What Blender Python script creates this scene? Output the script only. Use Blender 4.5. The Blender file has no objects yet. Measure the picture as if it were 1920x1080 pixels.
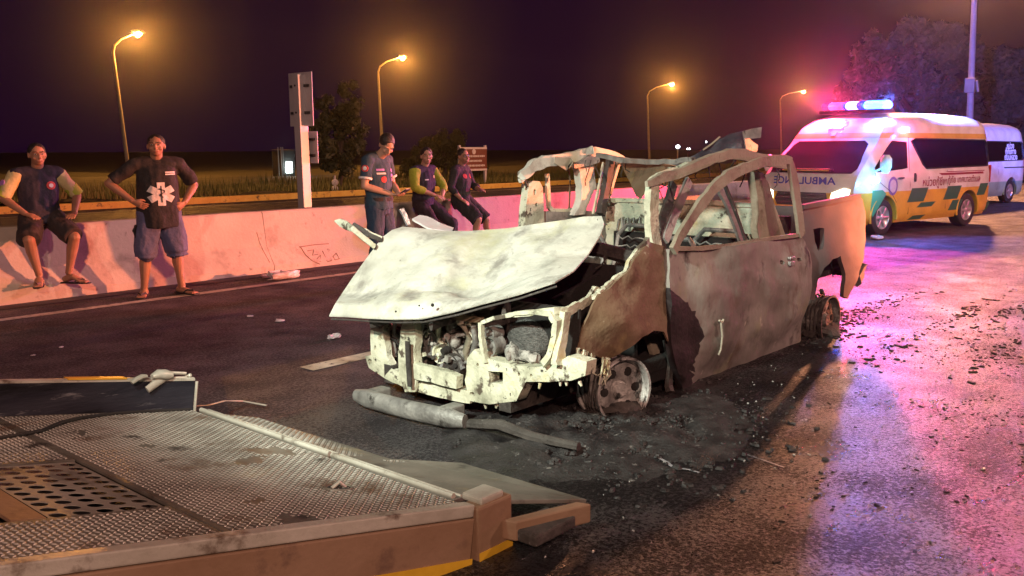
import bpy, bmesh, math, random
from mathutils import Vector, Matrix, noise
from mathutils.geometry import delaunay_2d_cdt
from mathutils.bvhtree import BVHTree
import numpy as np

random.seed(7)
SC = bpy.context.scene
COL = SC.collection
R_ = math.radians

# ---------------------------------------------------------------- camera
# world: +x runs along the road (away, to the right of the picture), +y across it to the concrete barrier
FOC, EYE = 1700.0, 1.6
PITCH, ROLL = math.atan(261 / FOC), -0.004
YAW = math.atan(1490 / FOC * math.cos(PITCH))
FW = Vector((math.cos(YAW) * math.cos(PITCH), math.sin(YAW) * math.cos(PITCH), -math.sin(PITCH)))
_r = Vector((math.sin(YAW), -math.cos(YAW), 0)); _u = _r.cross(FW)
RT = math.cos(ROLL) * _r + math.sin(ROLL) * _u
UP = -math.sin(ROLL) * _r + math.cos(ROLL) * _u
CAM = Vector((0, 0, EYE))
cd = bpy.data.cameras.new('camera'); cam = bpy.data.objects.new('camera', cd); COL.objects.link(cam)
cd.sensor_width = 36; cd.lens = FOC / 1920 * 36; cd.clip_end = 2000; cd.clip_start = 0.05
m = Matrix((RT, UP, -FW)).transposed().to_4x4(); m.translation = CAM
cam.matrix_world = m
SC.camera = cam

# survey helpers: a sighting (photo pixel) meets a measured plane -> metres in the world
def on(px, py, ax, val):
    v = FW + RT * ((px - 960) / FOC) - UP * ((py - 540) / FOC)
    return CAM + v * ((val - CAM[ax]) / v[ax])
def gnd(px, py, z=0.0): return on(px, py, 2, z)
def proj(p):
    d = Vector(p) - CAM; z = d.dot(FW)
    return (960 + FOC * d.dot(RT) / z, 540 - FOC * d.dot(UP) / z, z)

# ---------------------------------------------------------------- world: night sky with a faint purple city glow
W = bpy.data.worlds.new('World'); SC.world = W; W.use_nodes = True
nt = W.node_tree; nt.nodes.clear()
out = nt.nodes.new('ShaderNodeOutputWorld'); bg = nt.nodes.new('ShaderNodeBackground')
tc = nt.nodes.new('ShaderNodeTexCoord'); sx = nt.nodes.new('ShaderNodeSeparateXYZ')
rmp = nt.nodes.new('ShaderNodeValToRGB')
nt.links.new(tc.outputs['Generated'], sx.inputs[0]); nt.links.new(sx.outputs['Z'], rmp.inputs[0])
e = rmp.color_ramp.elements
e[0].position = 0.0; e[0].color = (0.0062, 0.0006, 0.0115, 1)
e[1].position = 0.6; e[1].color = (0.0058, 0.0005, 0.0110, 1)
nt.links.new(rmp.outputs[0], bg.inputs[0]); bg.inputs[1].default_value = 1.0
nt.links.new(bg.outputs[0], out.inputs[0])

# ---------------------------------------------------------------- lamps of the scene
def lamp(name, kind, loc, col, power, size=0.1, target=None, spot=90, blend=0.4):
    l = bpy.data.lights.new(name, kind); l.color = col; l.energy = power
    if kind == 'AREA': l.size = size
    else: l.shadow_soft_size = size
    if kind == 'SPOT': l.spot_size = R_(spot); l.spot_blend = blend
    o = bpy.data.objects.new(name, l); COL.objects.link(o); o.location = loc
    if target is not None:
        o.rotation_euler = (Vector(target) - Vector(loc)).to_track_quat('-Z', 'Y').to_euler()
    return o
SODIUM = (1.0, 0.38, 0.065)
# work lamp on the recovery truck that stands behind the camera
lamp('work_lamp', 'SPOT', (0.15, 2.75, 2.75), (0.90, 1.0, 0.85), 1450, 0.12, (4.45, 3.80, 0.80), 66, 0.85)
# lit street lamps of the near side: on the tall pole (its head is above the frame), beside and behind the frame
POLE_LAMP = on(1821, -120, 0, 43.6)
lamp('street_lamp_light', 'SPOT', POLE_LAMP, (1.0, 0.40, 0.20), 24000, 0.45, (20, 0.0, 0), 150, 0.5)
lamp('street_lamp_light', 'SPOT', (17.0, -6.5, 9.0), (1.0, 0.60, 0.46), 5500, 0.25, (16.0, 1.0, 0), 150, 0.5)
lamp('street_lamp_light', 'SPOT', (-9.0, -8.0, 8.5), (1.0, 0.58, 0.44), 8500, 0.3, (6, 6.0, 0.5), 100, 0.6)
# strobes and headlamp of a second rescue van pulled up outside the frame on the right
lamp('rescue_van_lamp', 'SPOT', (14.0, -0.8, 1.25), (1.0, 0.24, 0.10), 15000, 0.10, (3.9, 10.4, 0.5), 40, 0.8)
lamp('rescue_van_strobe', 'POINT', (24.0, -4.0, 2.6), (1.0, 0.08, 0.30), 1600, 0.3)

SC.view_settings.view_transform = 'Standard'; SC.view_settings.look = 'None'
SC.view_settings.exposure = 0.0; SC.view_settings.gamma = 1.0; SC.view_settings.use_curve_mapping = False
SC.render.engine = 'CYCLES'
cy = SC.cycles
cy.use_denoising = True; cy.max_bounces = 6; cy.diffuse_bounces = 3; cy.glossy_bounces = 3
cy.transmission_bounces = 4; cy.volume_bounces = 0; cy.transparent_max_bounces = 8
cy.sample_clamp_indirect = 4.0; cy.caustics_reflective = False; cy.caustics_refractive = False
cy.use_light_tree = True

# ---------------------------------------------------------------- materials
MATS = {}
def _n(t, k, **kw):
    n = t.nodes.new(k)
    for a, b in kw.items(): setattr(n, a, b)
    return n
def _ramp(t, src, stops):
    r = _n(t, 'ShaderNodeValToRGB'); els = r.color_ramp.elements
    while len(els) < len(stops): els.new(0.5)
    for el, (p, c) in zip(els, stops):
        el.position = p; el.color = (*c, 1) if len(c) == 3 else c
    t.links.new(src, r.inputs[0]); return r
def mat(name, cols, scale=4.0, rough=(0.5, 0.8), metal=0.0, bump=0.15, bscale=30.0, stretch=(1, 1, 1), layers=(), emit=None, spec=0.5, detail=6, coat=0.0):
    """noise-graded colour, layered patches, varied gloss and fine relief in object space"""
    if name in MATS: return MATS[name]
    m = bpy.data.materials.new(name); m.use_nodes = True; t = m.node_tree
    b = t.nodes['Principled BSDF']; MATS[name] = m
    if isinstance(cols[0], (int, float)): cols = [(0.3, tuple(c * 0.88 for c in cols)), (0.7, tuple(min(1, c * 1.1) for c in cols))]
    tc = _n(t, 'ShaderNodeTexCoord'); mp = _n(t, 'ShaderNodeMapping'); mp.inputs['Scale'].default_value = stretch
    t.links.new(tc.outputs['Object'], mp.inputs[0])
    n1 = _n(t, 'ShaderNodeTexNoise'); n1.inputs['Scale'].default_value = scale; n1.inputs['Detail'].default_value = detail; n1.inputs['Roughness'].default_value = 0.62
    t.links.new(mp.outputs[0], n1.inputs['Vector'])
    colr = _ramp(t, n1.outputs[0], cols).outputs[0]
    for i, (lc, ls, lo, hi) in enumerate(layers):
        nn = _n(t, 'ShaderNodeTexNoise'); nn.inputs['Scale'].default_value = ls; nn.inputs['Detail'].default_value = 8; nn.inputs['Roughness'].default_value = 0.65
        ad = _n(t, 'ShaderNodeVectorMath', operation='ADD'); ad.inputs[1].default_value = (3.1 * (i + 1), 7.7 * (i + 1), 1.3 * i)
        t.links.new(mp.outputs[0], ad.inputs[0]); t.links.new(ad.outputs[0], nn.inputs['Vector'])
        f = _ramp(t, nn.outputs[0], [(lo, (0, 0, 0)), (hi, (1, 1, 1))])
        mx = _n(t, 'ShaderNodeMix', data_type='RGBA'); t.links.new(f.outputs[0], mx.inputs['Factor'])
        t.links.new(colr, mx.inputs['A']); mx.inputs['B'].default_value = (*lc, 1); colr = mx.outputs['Result']
    t.links.new(colr, b.inputs['Base Color'])
    n2 = _n(t, 'ShaderNodeTexNoise'); n2.inputs['Scale'].default_value = bscale; n2.inputs['Detail'].default_value = 5
    t.links.new(mp.outputs[0], n2.inputs['Vector'])
    mr = _n(t, 'ShaderNodeMapRange'); mr.inputs['From Min'].default_value = 0.3; mr.inputs['From Max'].default_value = 0.7
    mr.inputs['To Min'].default_value = rough[0]; mr.inputs['To Max'].default_value = rough[1]
    t.links.new(n1.outputs[0], mr.inputs[0]); t.links.new(mr.outputs[0], b.inputs['Roughness'])
    if bump:
        bp = _n(t, 'ShaderNodeBump'); bp.inputs['Strength'].default_value = bump; bp.inputs['Distance'].default_value = 0.02
        t.links.new(n2.outputs[0], bp.inputs['Height']); t.links.new(bp.outputs[0], b.inputs['Normal'])
    b.inputs['Metallic'].default_value = metal; b.inputs['Specular IOR Level'].default_value = spec
    b.inputs['Coat Weight'].default_value = coat; b.inputs['Coat Roughness'].default_value = 0.12
    if emit:
        b.inputs['Emission Color'].default_value = (*emit[0], 1); b.inputs['Emission Strength'].default_value = emit[1]
    return m
def plain(name, col, rough=0.6, metal=0.0, emit=None, bump=0.0):
    return mat(name, col, 12.0, (rough * 0.9, min(1, rough * 1.1)), metal, bump, 60.0, emit=emit)

# ---------------------------------------------------------------- mesh builder
ROOTM = {}
class MB:
    def __init__(s): s.v = []; s.f = []; s.mi = []; s.cur = 0
    def add(s, vs, fs):
        o = len(s.v); s.v += [tuple(p) for p in vs]; s.f += [tuple(i + o for i in f) for f in fs]; s.mi += [s.cur] * len(fs); return s
    def box(s, c, d, rot=None, top=1.0):
        x, y, z = (a / 2 for a in d); vs = []
        for sz in (-1, 1):
            k = 1.0 if sz < 0 else top
            for sx_, sy_ in ((-1, -1), (1, -1), (1, 1), (-1, 1)):
                p = Vector((sx_ * x * k, sy_ * y * k, sz * z))
                if rot is not None: p = rot @ p
                vs.append(p + Vector(c))
        return s.add(vs, [(0, 3, 2, 1), (4, 5, 6, 7), (0, 1, 5, 4), (1, 2, 6, 5), (2, 3, 7, 6), (3, 0, 4, 7)])
    def tube(s, pts, rad, n=8, ref=(0, 0, 1), closed=False, caps=True):
        """sweep of ellipses: rad = r, list of r, or list of (r along ref side, r across)"""
        pts = [Vector(p) for p in pts]; L = len(pts)
        if isinstance(rad, (int, float)): rad = [rad] * L
        if isinstance(rad, tuple): rad = [rad] * L
        vs = []; ref = Vector(ref)
        for i, p in enumerate(pts):
            a = pts[(i - 1) % L] if (closed or i > 0) else p
            b = pts[(i + 1) % L] if (closed or i < L - 1) else p
            t = (b - a).normalized() if (b - a).length > 1e-9 else Vector((0, 0, 1))
            x = ref - t * ref.dot(t)
            if x.length < 1e-3: x = t.orthogonal()
            x.normalize(); y = t.cross(x)
            ra, rb = rad[i] if isinstance(rad[i], (tuple, list)) else (rad[i], rad[i])
            for k in range(n):
                th = 2 * math.pi * (k + 0.5) / n
                vs.append(p + x * (ra * math.cos(th)) + y * (rb * math.sin(th)))
        fs = []
        for i in range(L if closed else L - 1):
            j = (i + 1) % L
            for k in range(n):
                k2 = (k + 1) % n
                fs.append((i * n + k, i * n + k2, j * n + k2, j * n + k))
        if caps and not closed:
            fs.append(tuple(range(n))[::-1]); fs.append(tuple((L - 1) * n + k for k in range(n)))
        return s.add(vs, fs)
    def lathe(s, prof, c, axis=(0, 0, 1), n=20, ref=None, wob=0.0):
        a = Vector(axis).normalized(); x = a.orthogonal().normalized() if ref is None else Vector(ref); y = a.cross(x); c = Vector(c)
        vs = []; fs = []
        for r, h in prof:
            for k in range(n):
                th = 2 * math.pi * k / n; w = 1 + wob * math.sin(3 * th + h * 9)
                vs.append(c + a * h + (x * math.cos(th) + y * math.sin(th)) * r * w)
        for i in range(len(prof) - 1):
            for k in range(n):
                k2 = (k + 1) % n; fs.append((i * n + k, i * n + k2, (i + 1) * n + k2, (i + 1) * n + k))
        return s.add(vs, fs)
    def ball(s, c, r, n=10, m_=7, sq=None):
        rx, ry, rz = (r, r, r) if isinstance(r, (int, float)) else r
        vs = []; fs = []
        for i in range(m_ + 1):
            ph = math.pi * i / m_
            for k in range(n):
                th = 2 * math.pi * k / n
                vs.append((c[0] + rx * math.sin(ph) * math.cos(th), c[1] + ry * math.sin(ph) * math.sin(th), c[2] - rz * math.cos(ph)))
        for i in range(m_):
            for k in range(n):
                k2 = (k + 1) % n; fs.append((i * n + k, i * n + k2, (i + 1) * n + k2, (i + 1) * n + k))
        return s.add(vs, fs)
    def prism(s, poly, ext):
        """closed polygon (3D points) extruded by vector ext"""
        n = len(poly); e = Vector(ext)
        vs = [Vector(p) for p in poly] + [Vector(p) + e for p in poly]
        fs = [tuple(range(n))[::-1], tuple(range(n, 2 * n))] + [(i, (i + 1) % n, (i + 1) % n + n, i + n) for i in range(n)]
        return s.add(vs, fs)
    def solid(s, vs, fs, thick):
        """open sheet -> closed slab (thick = vector or float along vertex normals)"""
        n = len(vs); vs = [Vector(p) for p in vs]
        if isinstance(thick, (int, float)):
            nr = [Vector() for _ in vs]
            for f in fs:
                q = (vs[f[1]] - vs[f[0]]).cross(vs[f[2]] - vs[f[0]])
                for i in f: nr[i] += q
            back = [v - k.normalized() * thick if k.length > 0 else v for v, k in zip(vs, nr)]
        else: back = [v + Vector(thick) for v in vs]
        cnt = {}
        for f in fs:
            for i in range(len(f)):
                a, b = f[i], f[(i + 1) % len(f)]; cnt[(a, b)] = 1
        side = [(b, a, a + n, b + n) for (a, b) in cnt if (b, a) not in cnt]
        return s.add(vs + back, list(fs) + [tuple(i + n for i in f)[::-1] for f in fs] + side)
    def build(s, name, mats, parent=None, smooth=False, world=True, bevel=0.0, sub=0, fixn=True):
        me = bpy.data.meshes.new(name)
        vs = s.v
        if parent is not None and world:
            inv = ROOTM.get(parent.name)
            if inv is not None: vs = [inv @ Vector(p) for p in vs]
        me.from_pydata([tuple(p) for p in vs], [], s.f)
        if not isinstance(mats, (list, tuple)): mats = [mats]
        for m_ in mats: me.materials.append(m_)
        if len(mats) > 1: me.polygons.foreach_set('material_index', s.mi)
        if fixn or bevel:
            bm = bmesh.new(); bm.from_mesh(me)
            bmesh.ops.recalc_face_normals(bm, faces=bm.faces)
            if bevel:
                es = [e_ for e_ in bm.edges if len(e_.link_faces) == 2 and e_.calc_face_angle(0) > 0.6]
                bmesh.ops.bevel(bm, geom=es, offset=bevel, segments=2, affect='EDGES', profile=0.6, clamp_overlap=True)
            bm.to_mesh(me); bm.free()
        me.update()
        if smooth:
            me.polygons.foreach_set('use_smooth', [True] * len(me.polygons))
            try: me.set_sharp_from_angle(angle=R_(45 if smooth is True else smooth))
            except Exception: pass
        o = bpy.data.objects.new(name, me); COL.objects.link(o)
        if parent is not None:
            o.parent = parent
            if parent.name in ROOTM: ROOTM[o.name] = ROOTM[parent.name]
        return o
def root(name, label, cat, loc=(0, 0, 0), rz=0.0, group=None):
    o = bpy.data.objects.new(name, None); COL.objects.link(o); o.empty_display_size = 0.2
    o.location = loc; o.rotation_euler = (0, 0, rz)
    o['label'] = label; o['category'] = cat
    if group: o['group'] = group
    ROOTM[o.name] = (Matrix.Translation(Vector(loc)) @ Matrix.Rotation(rz, 4, 'Z')).inverted()
    return o
def tag(o, label=None, cat=None, group=None, kind=None):
    if label: o['label'] = label
    if cat: o['category'] = cat
    if group: o['group'] = group
    if kind: o['kind'] = kind
    return o
def inpoly(p, poly):
    x, y = p; c = False; n = len(poly)
    for i in range(n):
        (x1, y1), (x2, y2) = poly[i], poly[i - 1]
        if (y1 > y) != (y2 > y) and x < (x2 - x1) * (y - y1) / (y2 - y1) + x1: c = not c
    return c
def mesh2d(poly, step, holes=(), jit=0.0, lines=()):
    """triangulated planar region with interior points every `step`"""
    def dens(pl):
        o_ = []
        for i in range(len(pl)):
            a, b = Vector(pl[i - 1]), Vector(pl[i]); k = max(1, int((b - a).length / step))
            o_ += [a.lerp(b, j / k) for j in range(1, k + 1)]
        return o_
    pts = []; edges = []
    for pl in [poly] + list(holes):
        d = dens(pl); o0 = len(pts); pts += d
        edges += [(o0 + i, o0 + (i + 1) % len(d)) for i in range(len(d))]
    for ln in lines:
        d = [Vector(ln[0])]
        for a, b in zip(ln, ln[1:]):
            a, b = Vector(a), Vector(b); k = max(1, int((b - a).length / (step * .5))); d += [a.lerp(b, j / k) + Vector((fbm((b.x, j, 1), .3), fbm((b.y, j, 4), .3))) * step * .25 for j in range(1, k + 1)]
        o0 = len(pts); pts += d; edges += [(o0 + i, o0 + i + 1) for i in range(len(d) - 1)]
    bnd = np.array([tuple(p) for p in pts])
    xs = [p[0] for p in poly]; ys = [p[1] for p in poly]; j = 0
    y = min(ys)
    while y < max(ys):
        x = min(xs) + (step / 2 if j % 2 else 0)
        while x < max(xs):
            q = (x + random.uniform(-jit, jit) * step, y + random.uniform(-jit, jit) * step)
            if inpoly(q, poly) and not any(inpoly(q, h) for h in holes) and np.min((bnd[:, 0] - q[0]) ** 2 + (bnd[:, 1] - q[1]) ** 2) > (0.45 * step) ** 2:
                pts.append(Vector(q))
            x += step
        y += step * 0.87; j += 1
    r = delaunay_2d_cdt([Vector(p) for p in pts], edges, [], 0, 1e-6)
    V, F = [tuple(v) for v in r[0]], []
    for f in r[2]:
        c = (sum(V[i][0] for i in f) / len(f), sum(V[i][1] for i in f) / len(f))
        if inpoly(c, poly) and not any(inpoly(c, h) for h in holes): F.append(tuple(f))
    return V, F
def coons(c0, c1, d0, d1, nu, nv):
    """surface patch between four edge polylines; c0,c1 run in u, d0,d1 run in v"""
    def samp(pl, t):
        pl = [Vector(p) for p in pl]; L = [0]
        for a, b in zip(pl, pl[1:]): L.append(L[-1] + (b - a).length)
        x = t * L[-1]
        for i in range(len(pl) - 1):
            if x <= L[i + 1] + 1e-9: return pl[i].lerp(pl[i + 1], (x - L[i]) / max(1e-9, L[i + 1] - L[i]))
        return pl[-1]
    P00, P10, P01, P11 = Vector(c0[0]), Vector(c0[-1]), Vector(c1[0]), Vector(c1[-1]); vs = []
    for j in range(nv + 1):
        v = j / nv
        for i in range(nu + 1):
            u = i / nu
            vs.append(samp(c0, u) * (1 - v) + samp(c1, u) * v + samp(d0, v) * (1 - u) + samp(d1, v) * u
                      - (P00 * (1 - u) * (1 - v) + P10 * u * (1 - v) + P01 * (1 - u) * v + P11 * u * v))
    fs = [(j * (nu + 1) + i, j * (nu + 1) + i + 1, (j + 1) * (nu + 1) + i + 1, (j + 1) * (nu + 1) + i) for j in range(nv) for i in range(nu)]
    return vs, fs
def fbm(p, s=1.0): return noise.fractal(Vector(p) * s, 0.9, 2.0, 4)
def baked(o, parent, name, mats, smooth=True):
    """evaluate an object's modifiers into a plain mesh"""
    dg = bpy.context.evaluated_depsgraph_get(); dg.update()
    me = bpy.data.meshes.new_from_object(o.evaluated_get(dg)); me.name = name
    old = o.data; bpy.data.objects.remove(o); bpy.data.meshes.remove(old)
    me.materials.clear()
    for m_ in (mats if isinstance(mats, (list, tuple)) else [mats]): me.materials.append(m_)
    if smooth: me.polygons.foreach_set('use_smooth', [True] * len(me.polygons))
    n = bpy.data.objects.new(name, me); COL.objects.link(n)
    if parent is not None:
        n.parent = parent
        if parent.name in ROOTM: ROOTM[n.name] = ROOTM[parent.name]
    return n
def text_mesh(s, size, align='CENTER', shear=0.0, bold=0.0):
    """outline font -> (2D verts, faces), centred"""
    c = bpy.data.curves.new('lettering', 'FONT'); c.body = s; c.size = size; c.align_x = align; c.align_y = 'CENTER'
    c.shear = shear; c.offset = bold; c.resolution_u = 3; c.fill_mode = 'FRONT'
    o = bpy.data.objects.new('lettering', c); COL.objects.link(o)
    dg = bpy.context.evaluated_depsgraph_get(); dg.update()
    me = o.evaluated_get(dg).to_mesh()
    vs = [(v.co.x, v.co.y) for v in me.vertices]; fs = [tuple(p.vertices) for p in me.polygons]
    o.evaluated_get(dg).to_mesh_clear(); bpy.data.objects.remove(o); bpy.data.curves.remove(c)
    return vs, fs
# ================================================================ SETTING
def road_mat():
    m = bpy.data.materials.new('asphalt'); m.use_nodes = True; t = m.node_tree; b = t.nodes['Principled BSDF']
    tc = _n(t, 'ShaderNodeTexCoord'); P = tc.outputs['Object']
    def nz(scale, det=6, r=0.6, sc=(1, 1, 1)):
        mp = _n(t, 'ShaderNodeMapping'); mp.inputs['Scale'].default_value = sc; t.links.new(P, mp.inputs[0])
        n = _n(t, 'ShaderNodeTexNoise'); n.inputs['Scale'].default_value = scale; n.inputs['Detail'].default_value = det; n.inputs['Roughness'].default_value = r
        t.links.new(mp.outputs[0], n.inputs['Vector']); return n.outputs[0]
    def mth(op, a, b_=None, c=None, clamp=False):
        n = _n(t, 'ShaderNodeMath', operation=op); n.use_clamp = clamp
        for i, q in enumerate((a, b_, c)):
            if q is None: continue
            if isinstance(q, (int, float)): n.inputs[i].default_value = q
            else: t.links.new(q, n.inputs[i])
        return n.outputs[0]
    sx = _n(t, 'ShaderNodeSeparateXYZ'); t.links.new(P, sx.inputs[0]); X, Y = sx.outputs[0], sx.outputs[1]
    # firefighting water has run over the lane from the wreck towards the near side: 1 = wet
    edge = mth('MULTIPLY', mth('SUBTRACT', nz(0.7, 5), 0.5), 4.0)
    wet = mth('MULTIPLY_ADD', mth('ADD', mth('SUBTRACT', 3.6, Y), edge), 0.8, 0.0, True)
    big = nz(0.35, 5); fine = nz(95, 4, 0.7); mid = nz(9, 6, 0.65, (0.5, 1.4, 1)); grit = nz(46, 4, 0.75)
    c1 = _ramp(t, big, [(0.3, (0.048, 0.043, 0.047)), (0.7, (0.075, 0.067, 0.072))]).outputs[0]
    c2 = _ramp(t, fine, [(0.35, (0.45, 0.45, 0.45)), (0.62, (1.15, 1.15, 1.15)), (0.72, (2.0, 1.95, 1.9))]).outputs[0]
    mx = _n(t, 'ShaderNodeMix', data_type='RGBA', blend_type='MULTIPLY'); mx.inputs['Factor'].default_value = 1
    t.links.new(c1, mx.inputs['A']); t.links.new(c2, mx.inputs['B'])
    # soot around the wreck
    dx = mth('MULTIPLY', mth('SUBTRACT', X, 6.6), 0.24); dy = mth('MULTIPLY', mth('SUBTRACT', Y, 2.4), 0.42)
    d = mth('SQRT', mth('ADD', mth('MULTIPLY', dx, dx), mth('MULTIPLY', dy, dy)))
    soot = mth('SUBTRACT', 1.25, mth('ADD', d, mth('MULTIPLY', mth('SUBTRACT', nz(1.6, 6), 0.5), 1.3)), None, True)
    mx2 = _n(t, 'ShaderNodeMix', data_type='RGBA'); t.links.new(mth('MULTIPLY', soot, 0.85), mx2.inputs['Factor'])
    t.links.new(mx.outputs['Result'], mx2.inputs['A']); mx2.inputs['B'].default_value = (0.010, 0.009, 0.010, 1)
    # long tyre scuffs and skid stains along the lane
    sc = _ramp(t, nz(1.1, 7, 0.6, (0.25, 2.6, 1)), [(0.50, (0, 0, 0)), (0.66, (1, 1, 1))]).outputs[0]
    mx3 = _n(t, 'ShaderNodeMix', data_type='RGBA'); t.links.new(mth('MULTIPLY', sc, 0.45), mx3.inputs['Factor'])
    t.links.new(mx2.outputs['Result'], mx3.inputs['A']); mx3.inputs['B'].default_value = (0.020, 0.018, 0.019, 1)
    mx4 = _n(t, 'ShaderNodeMix', data_type='RGBA', blend_type='MULTIPLY'); t.links.new(wet, mx4.inputs['Factor']); t.links.new(mx3.outputs['Result'], mx4.inputs['A']); mx4.inputs['B'].default_value = (0.36, 0.35, 0.35, 1)
    t.links.new(mx4.outputs['Result'], b.inputs['Base Color'])
    rdry = mth('MULTIPLY_ADD', mid, 0.25, 0.50)
    pud = _ramp(t, nz(0.9, 7, 0.62), [(0.42, (1, 1, 1)), (0.60, (0, 0, 0))]).outputs[0]
    rwet = mth('MULTIPLY_ADD', pud, 0.14, mth('MULTIPLY_ADD', mid, 0.30, 0.12))
    mr = _n(t, 'ShaderNodeMix', data_type='FLOAT'); t.links.new(wet, mr.inputs['Factor']); t.links.new(rdry, mr.inputs['A']); t.links.new(rwet, mr.inputs['B'])
    t.links.new(mr.outputs['Result'], b.inputs['Roughness']); spk = _ramp(t, mth('ADD', nz(44, 3, 0.85), mth('MULTIPLY', mth('SUBTRACT', nz(2.2, 6), 0.5), 0.55)), [(0.47, (0.02, 0.02, 0.02)), (0.56, (1, 1, 1))]).outputs[0]; t.links.new(mth('MULTIPLY_ADD', spk, 0.95, 0.04), b.inputs['Specular IOR Level'])
    h = mth('ADD', mth('MULTIPLY', fine, 0.35), mth('ADD', mth('MULTIPLY', grit, 1.0), mth('MULTIPLY', mid, 0.9)))
    bp = _n(t, 'ShaderNodeBump'); bp.inputs['Distance'].default_value = 0.028
    ms = _n(t, 'ShaderNodeMix', data_type='FLOAT'); t.links.new(pud, ms.inputs['Factor']); ms.inputs['A'].default_value = 0.45; ms.inputs['B'].default_value = 0.9
    t.links.new(ms.outputs['Result'], bp.inputs['Strength']); t.links.new(h, bp.inputs['Height']); t.links.new(bp.outputs[0], b.inputs['Normal'])
    return m
ASPH = road_mat()
def sheet(name, x0, x1, y0, y1, z, m_, nx=1, ny=1, wob=0.0):
    q = MB(); vs = []
    for j in range(ny + 1):
        for i in range(nx + 1):
            p = Vector((x0 + (x1 - x0) * i / nx, y0 + (y1 - y0) * j / ny, z))
            if wob: p.z += wob * fbm((p.x, p.y, 3.0), 0.12)
            vs.append(p)
    q.add(vs, [(j * (nx + 1) + i, j * (nx + 1) + i + 1, (j + 1) * (nx + 1) + i + 1, (j + 1) * (nx + 1) + i) for j in range(ny) for i in range(nx)])
    return tag(q.build(name, m_, fixn=False), kind='structure')
EARTH = mat('dry_earth', [(0.3, (0.004, 0.0035, 0.0025)), (0.7, (0.009, 0.0075, 0.005))], 1.2, (0.8, 1.0), 0, 0.5, 9)
sheet('ground', -400, 900, -500, 900, -0.03, EARTH)
sheet('road', -60, 420, -13.5, 25.0, 0.0, ASPH)
ROADP = mat('worn_road_paint', [(0.35, (0.33, 0.29, 0.20)), (0.65, (0.62, 0.58, 0.46))], 5, (0.5, 0.8), 0, 0.3, 60,
            layers=[((0.06, 0.055, 0.05), 14, 0.54, 0.66)])
YELP = mat('yellow_kerb_paint', [(0.35, (0.72, 0.46, 0.06)), (0.65, (0.82, 0.60, 0.11))], 4, (0.5, 0.7), 0, 0.2, 40, layers=[((0.10, 0.07, 0.03), 5, 0.58, 0.7)])
sheet('edge_line', -20, 160, 9.20, 9.34, 0.004, ROADP)
for i in (0, 2, 3, 4, 5, 6):
    x0 = 3.93 + i * 12.0
    sheet('lane_dash', x0, x0 + 3.6, 5.33, 5.50, 0.004, ROADP)
sheet('far_edge_line', -20, 160, 23.6, 23.74, 0.004, ROADP)
# shoulder grime along the barrier foot
DIRT = mat('gutter_dirt', [(0.3, (0.030, 0.026, 0.024)), (0.7, (0.07, 0.06, 0.052))], 3, (0.8, 1), 0, 0.6, 50)
sheet('gutter', -20, 160, 9.86, 10.12, 0.006, DIRT, 60, 2)
# far kerb, painted yellow, and the verge behind it
q = MB(); q.box((180, 25.12, 0.08), (420, 0.26, 0.22)); tag(q.build('far_kerb', YELP, bevel=0.03), kind='structure')
VERGE = mat('verge_soil', [(0.3, (0.005, 0.006, 0.003)), (0.7, (0.012, 0.012, 0.005))], 1.5, (0.8, 1.0), 0, 0.6, 8)
sheet('verge', -60, 400, 25.25, 60.0, 0.12, VERGE, 80, 14, 0.35)
# near kerb on the far right
q = MB(); q.box((150, -13.6, 0.06), (420, 0.25, 0.18)); tag(q.build('near_kerb', mat('kerb_concrete', (0.3, 0.29, 0.27), 4, (0.7, 0.9))), kind='structure')

# ---------------------------------------------------------------- concrete barrier segments
CONC = mat('barrier_concrete', [(0.30, (0.36, 0.31, 0.26)), (0.70, (0.50, 0.44, 0.37))], 1.6, (0.7, 0.95), 0, 0.25, 26,
           layers=[((0.20, 0.17, 0.14), 2.2, 0.55, 0.75), ((0.12, 0.10, 0.085), 7, 0.62, 0.74), ((.09, .075, .065), 1.1, .62, .75)])
BAR_Y = 10.12
def face_y(z):      # road-side face of the barrier at height z
    return BAR_Y if z < 0.09 else (BAR_Y + 0.16 * (z - 0.09) / 0.25 if z < 0.34 else BAR_Y + 0.16 + 0.07 * (z - 0.34) / 0.46)
def barrier(x0, x1, label):
    prof = [(0, 0), (0, 0.09), (0.16, 0.34), (0.225, 0.77), (0.245, 0.795), (0.395, 0.795), (0.415, 0.77), (0.48, 0.34), (0.64, 0.09), (0.64, 0)]
    q = MB(); nx = max(4, int((x1 - x0) / 0.35)); vs = []; n = len(prof)
    for i in range(nx + 1):
        x = x0 + 0.003 + (x1 - x0 - 0.006) * i / nx
        for (py, pz) in prof:
            w = 0.006 * fbm((x * 1.7, pz * 3, x0), 1.0)
            vs.append((x, BAR_Y + py + w, pz + (0.004 * fbm((x, 5, 1), 1.5) if pz > 0.5 else 0)))
    fs = [(i * n + k, i * n + (k + 1) % n, (i + 1) * n + (k + 1) % n, (i + 1) * n + k) for i in range(nx) for k in range(n)]
    fs += [tuple(range(n)), tuple(nx * n + k for k in range(n))[::-1]]
    q.add(vs, fs)
    o = q.build('concrete_barrier', CONC, smooth=20)
    return tag(o, label, 'barrier', 'concrete barriers in a row along the carriageway')
j1 = on(497, 470, 1, 10.32).x; j2 = on(1065, 400, 1, 10.34).x
seg = 6.2
xs = [j1 - 2 * seg, j1 - seg, j1, j2, j2 + seg, j2 + 2 * seg, j2 + 3 * seg, j2 + 4 * seg, j2 + 5 * seg, j2 + 6 * seg]
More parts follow.
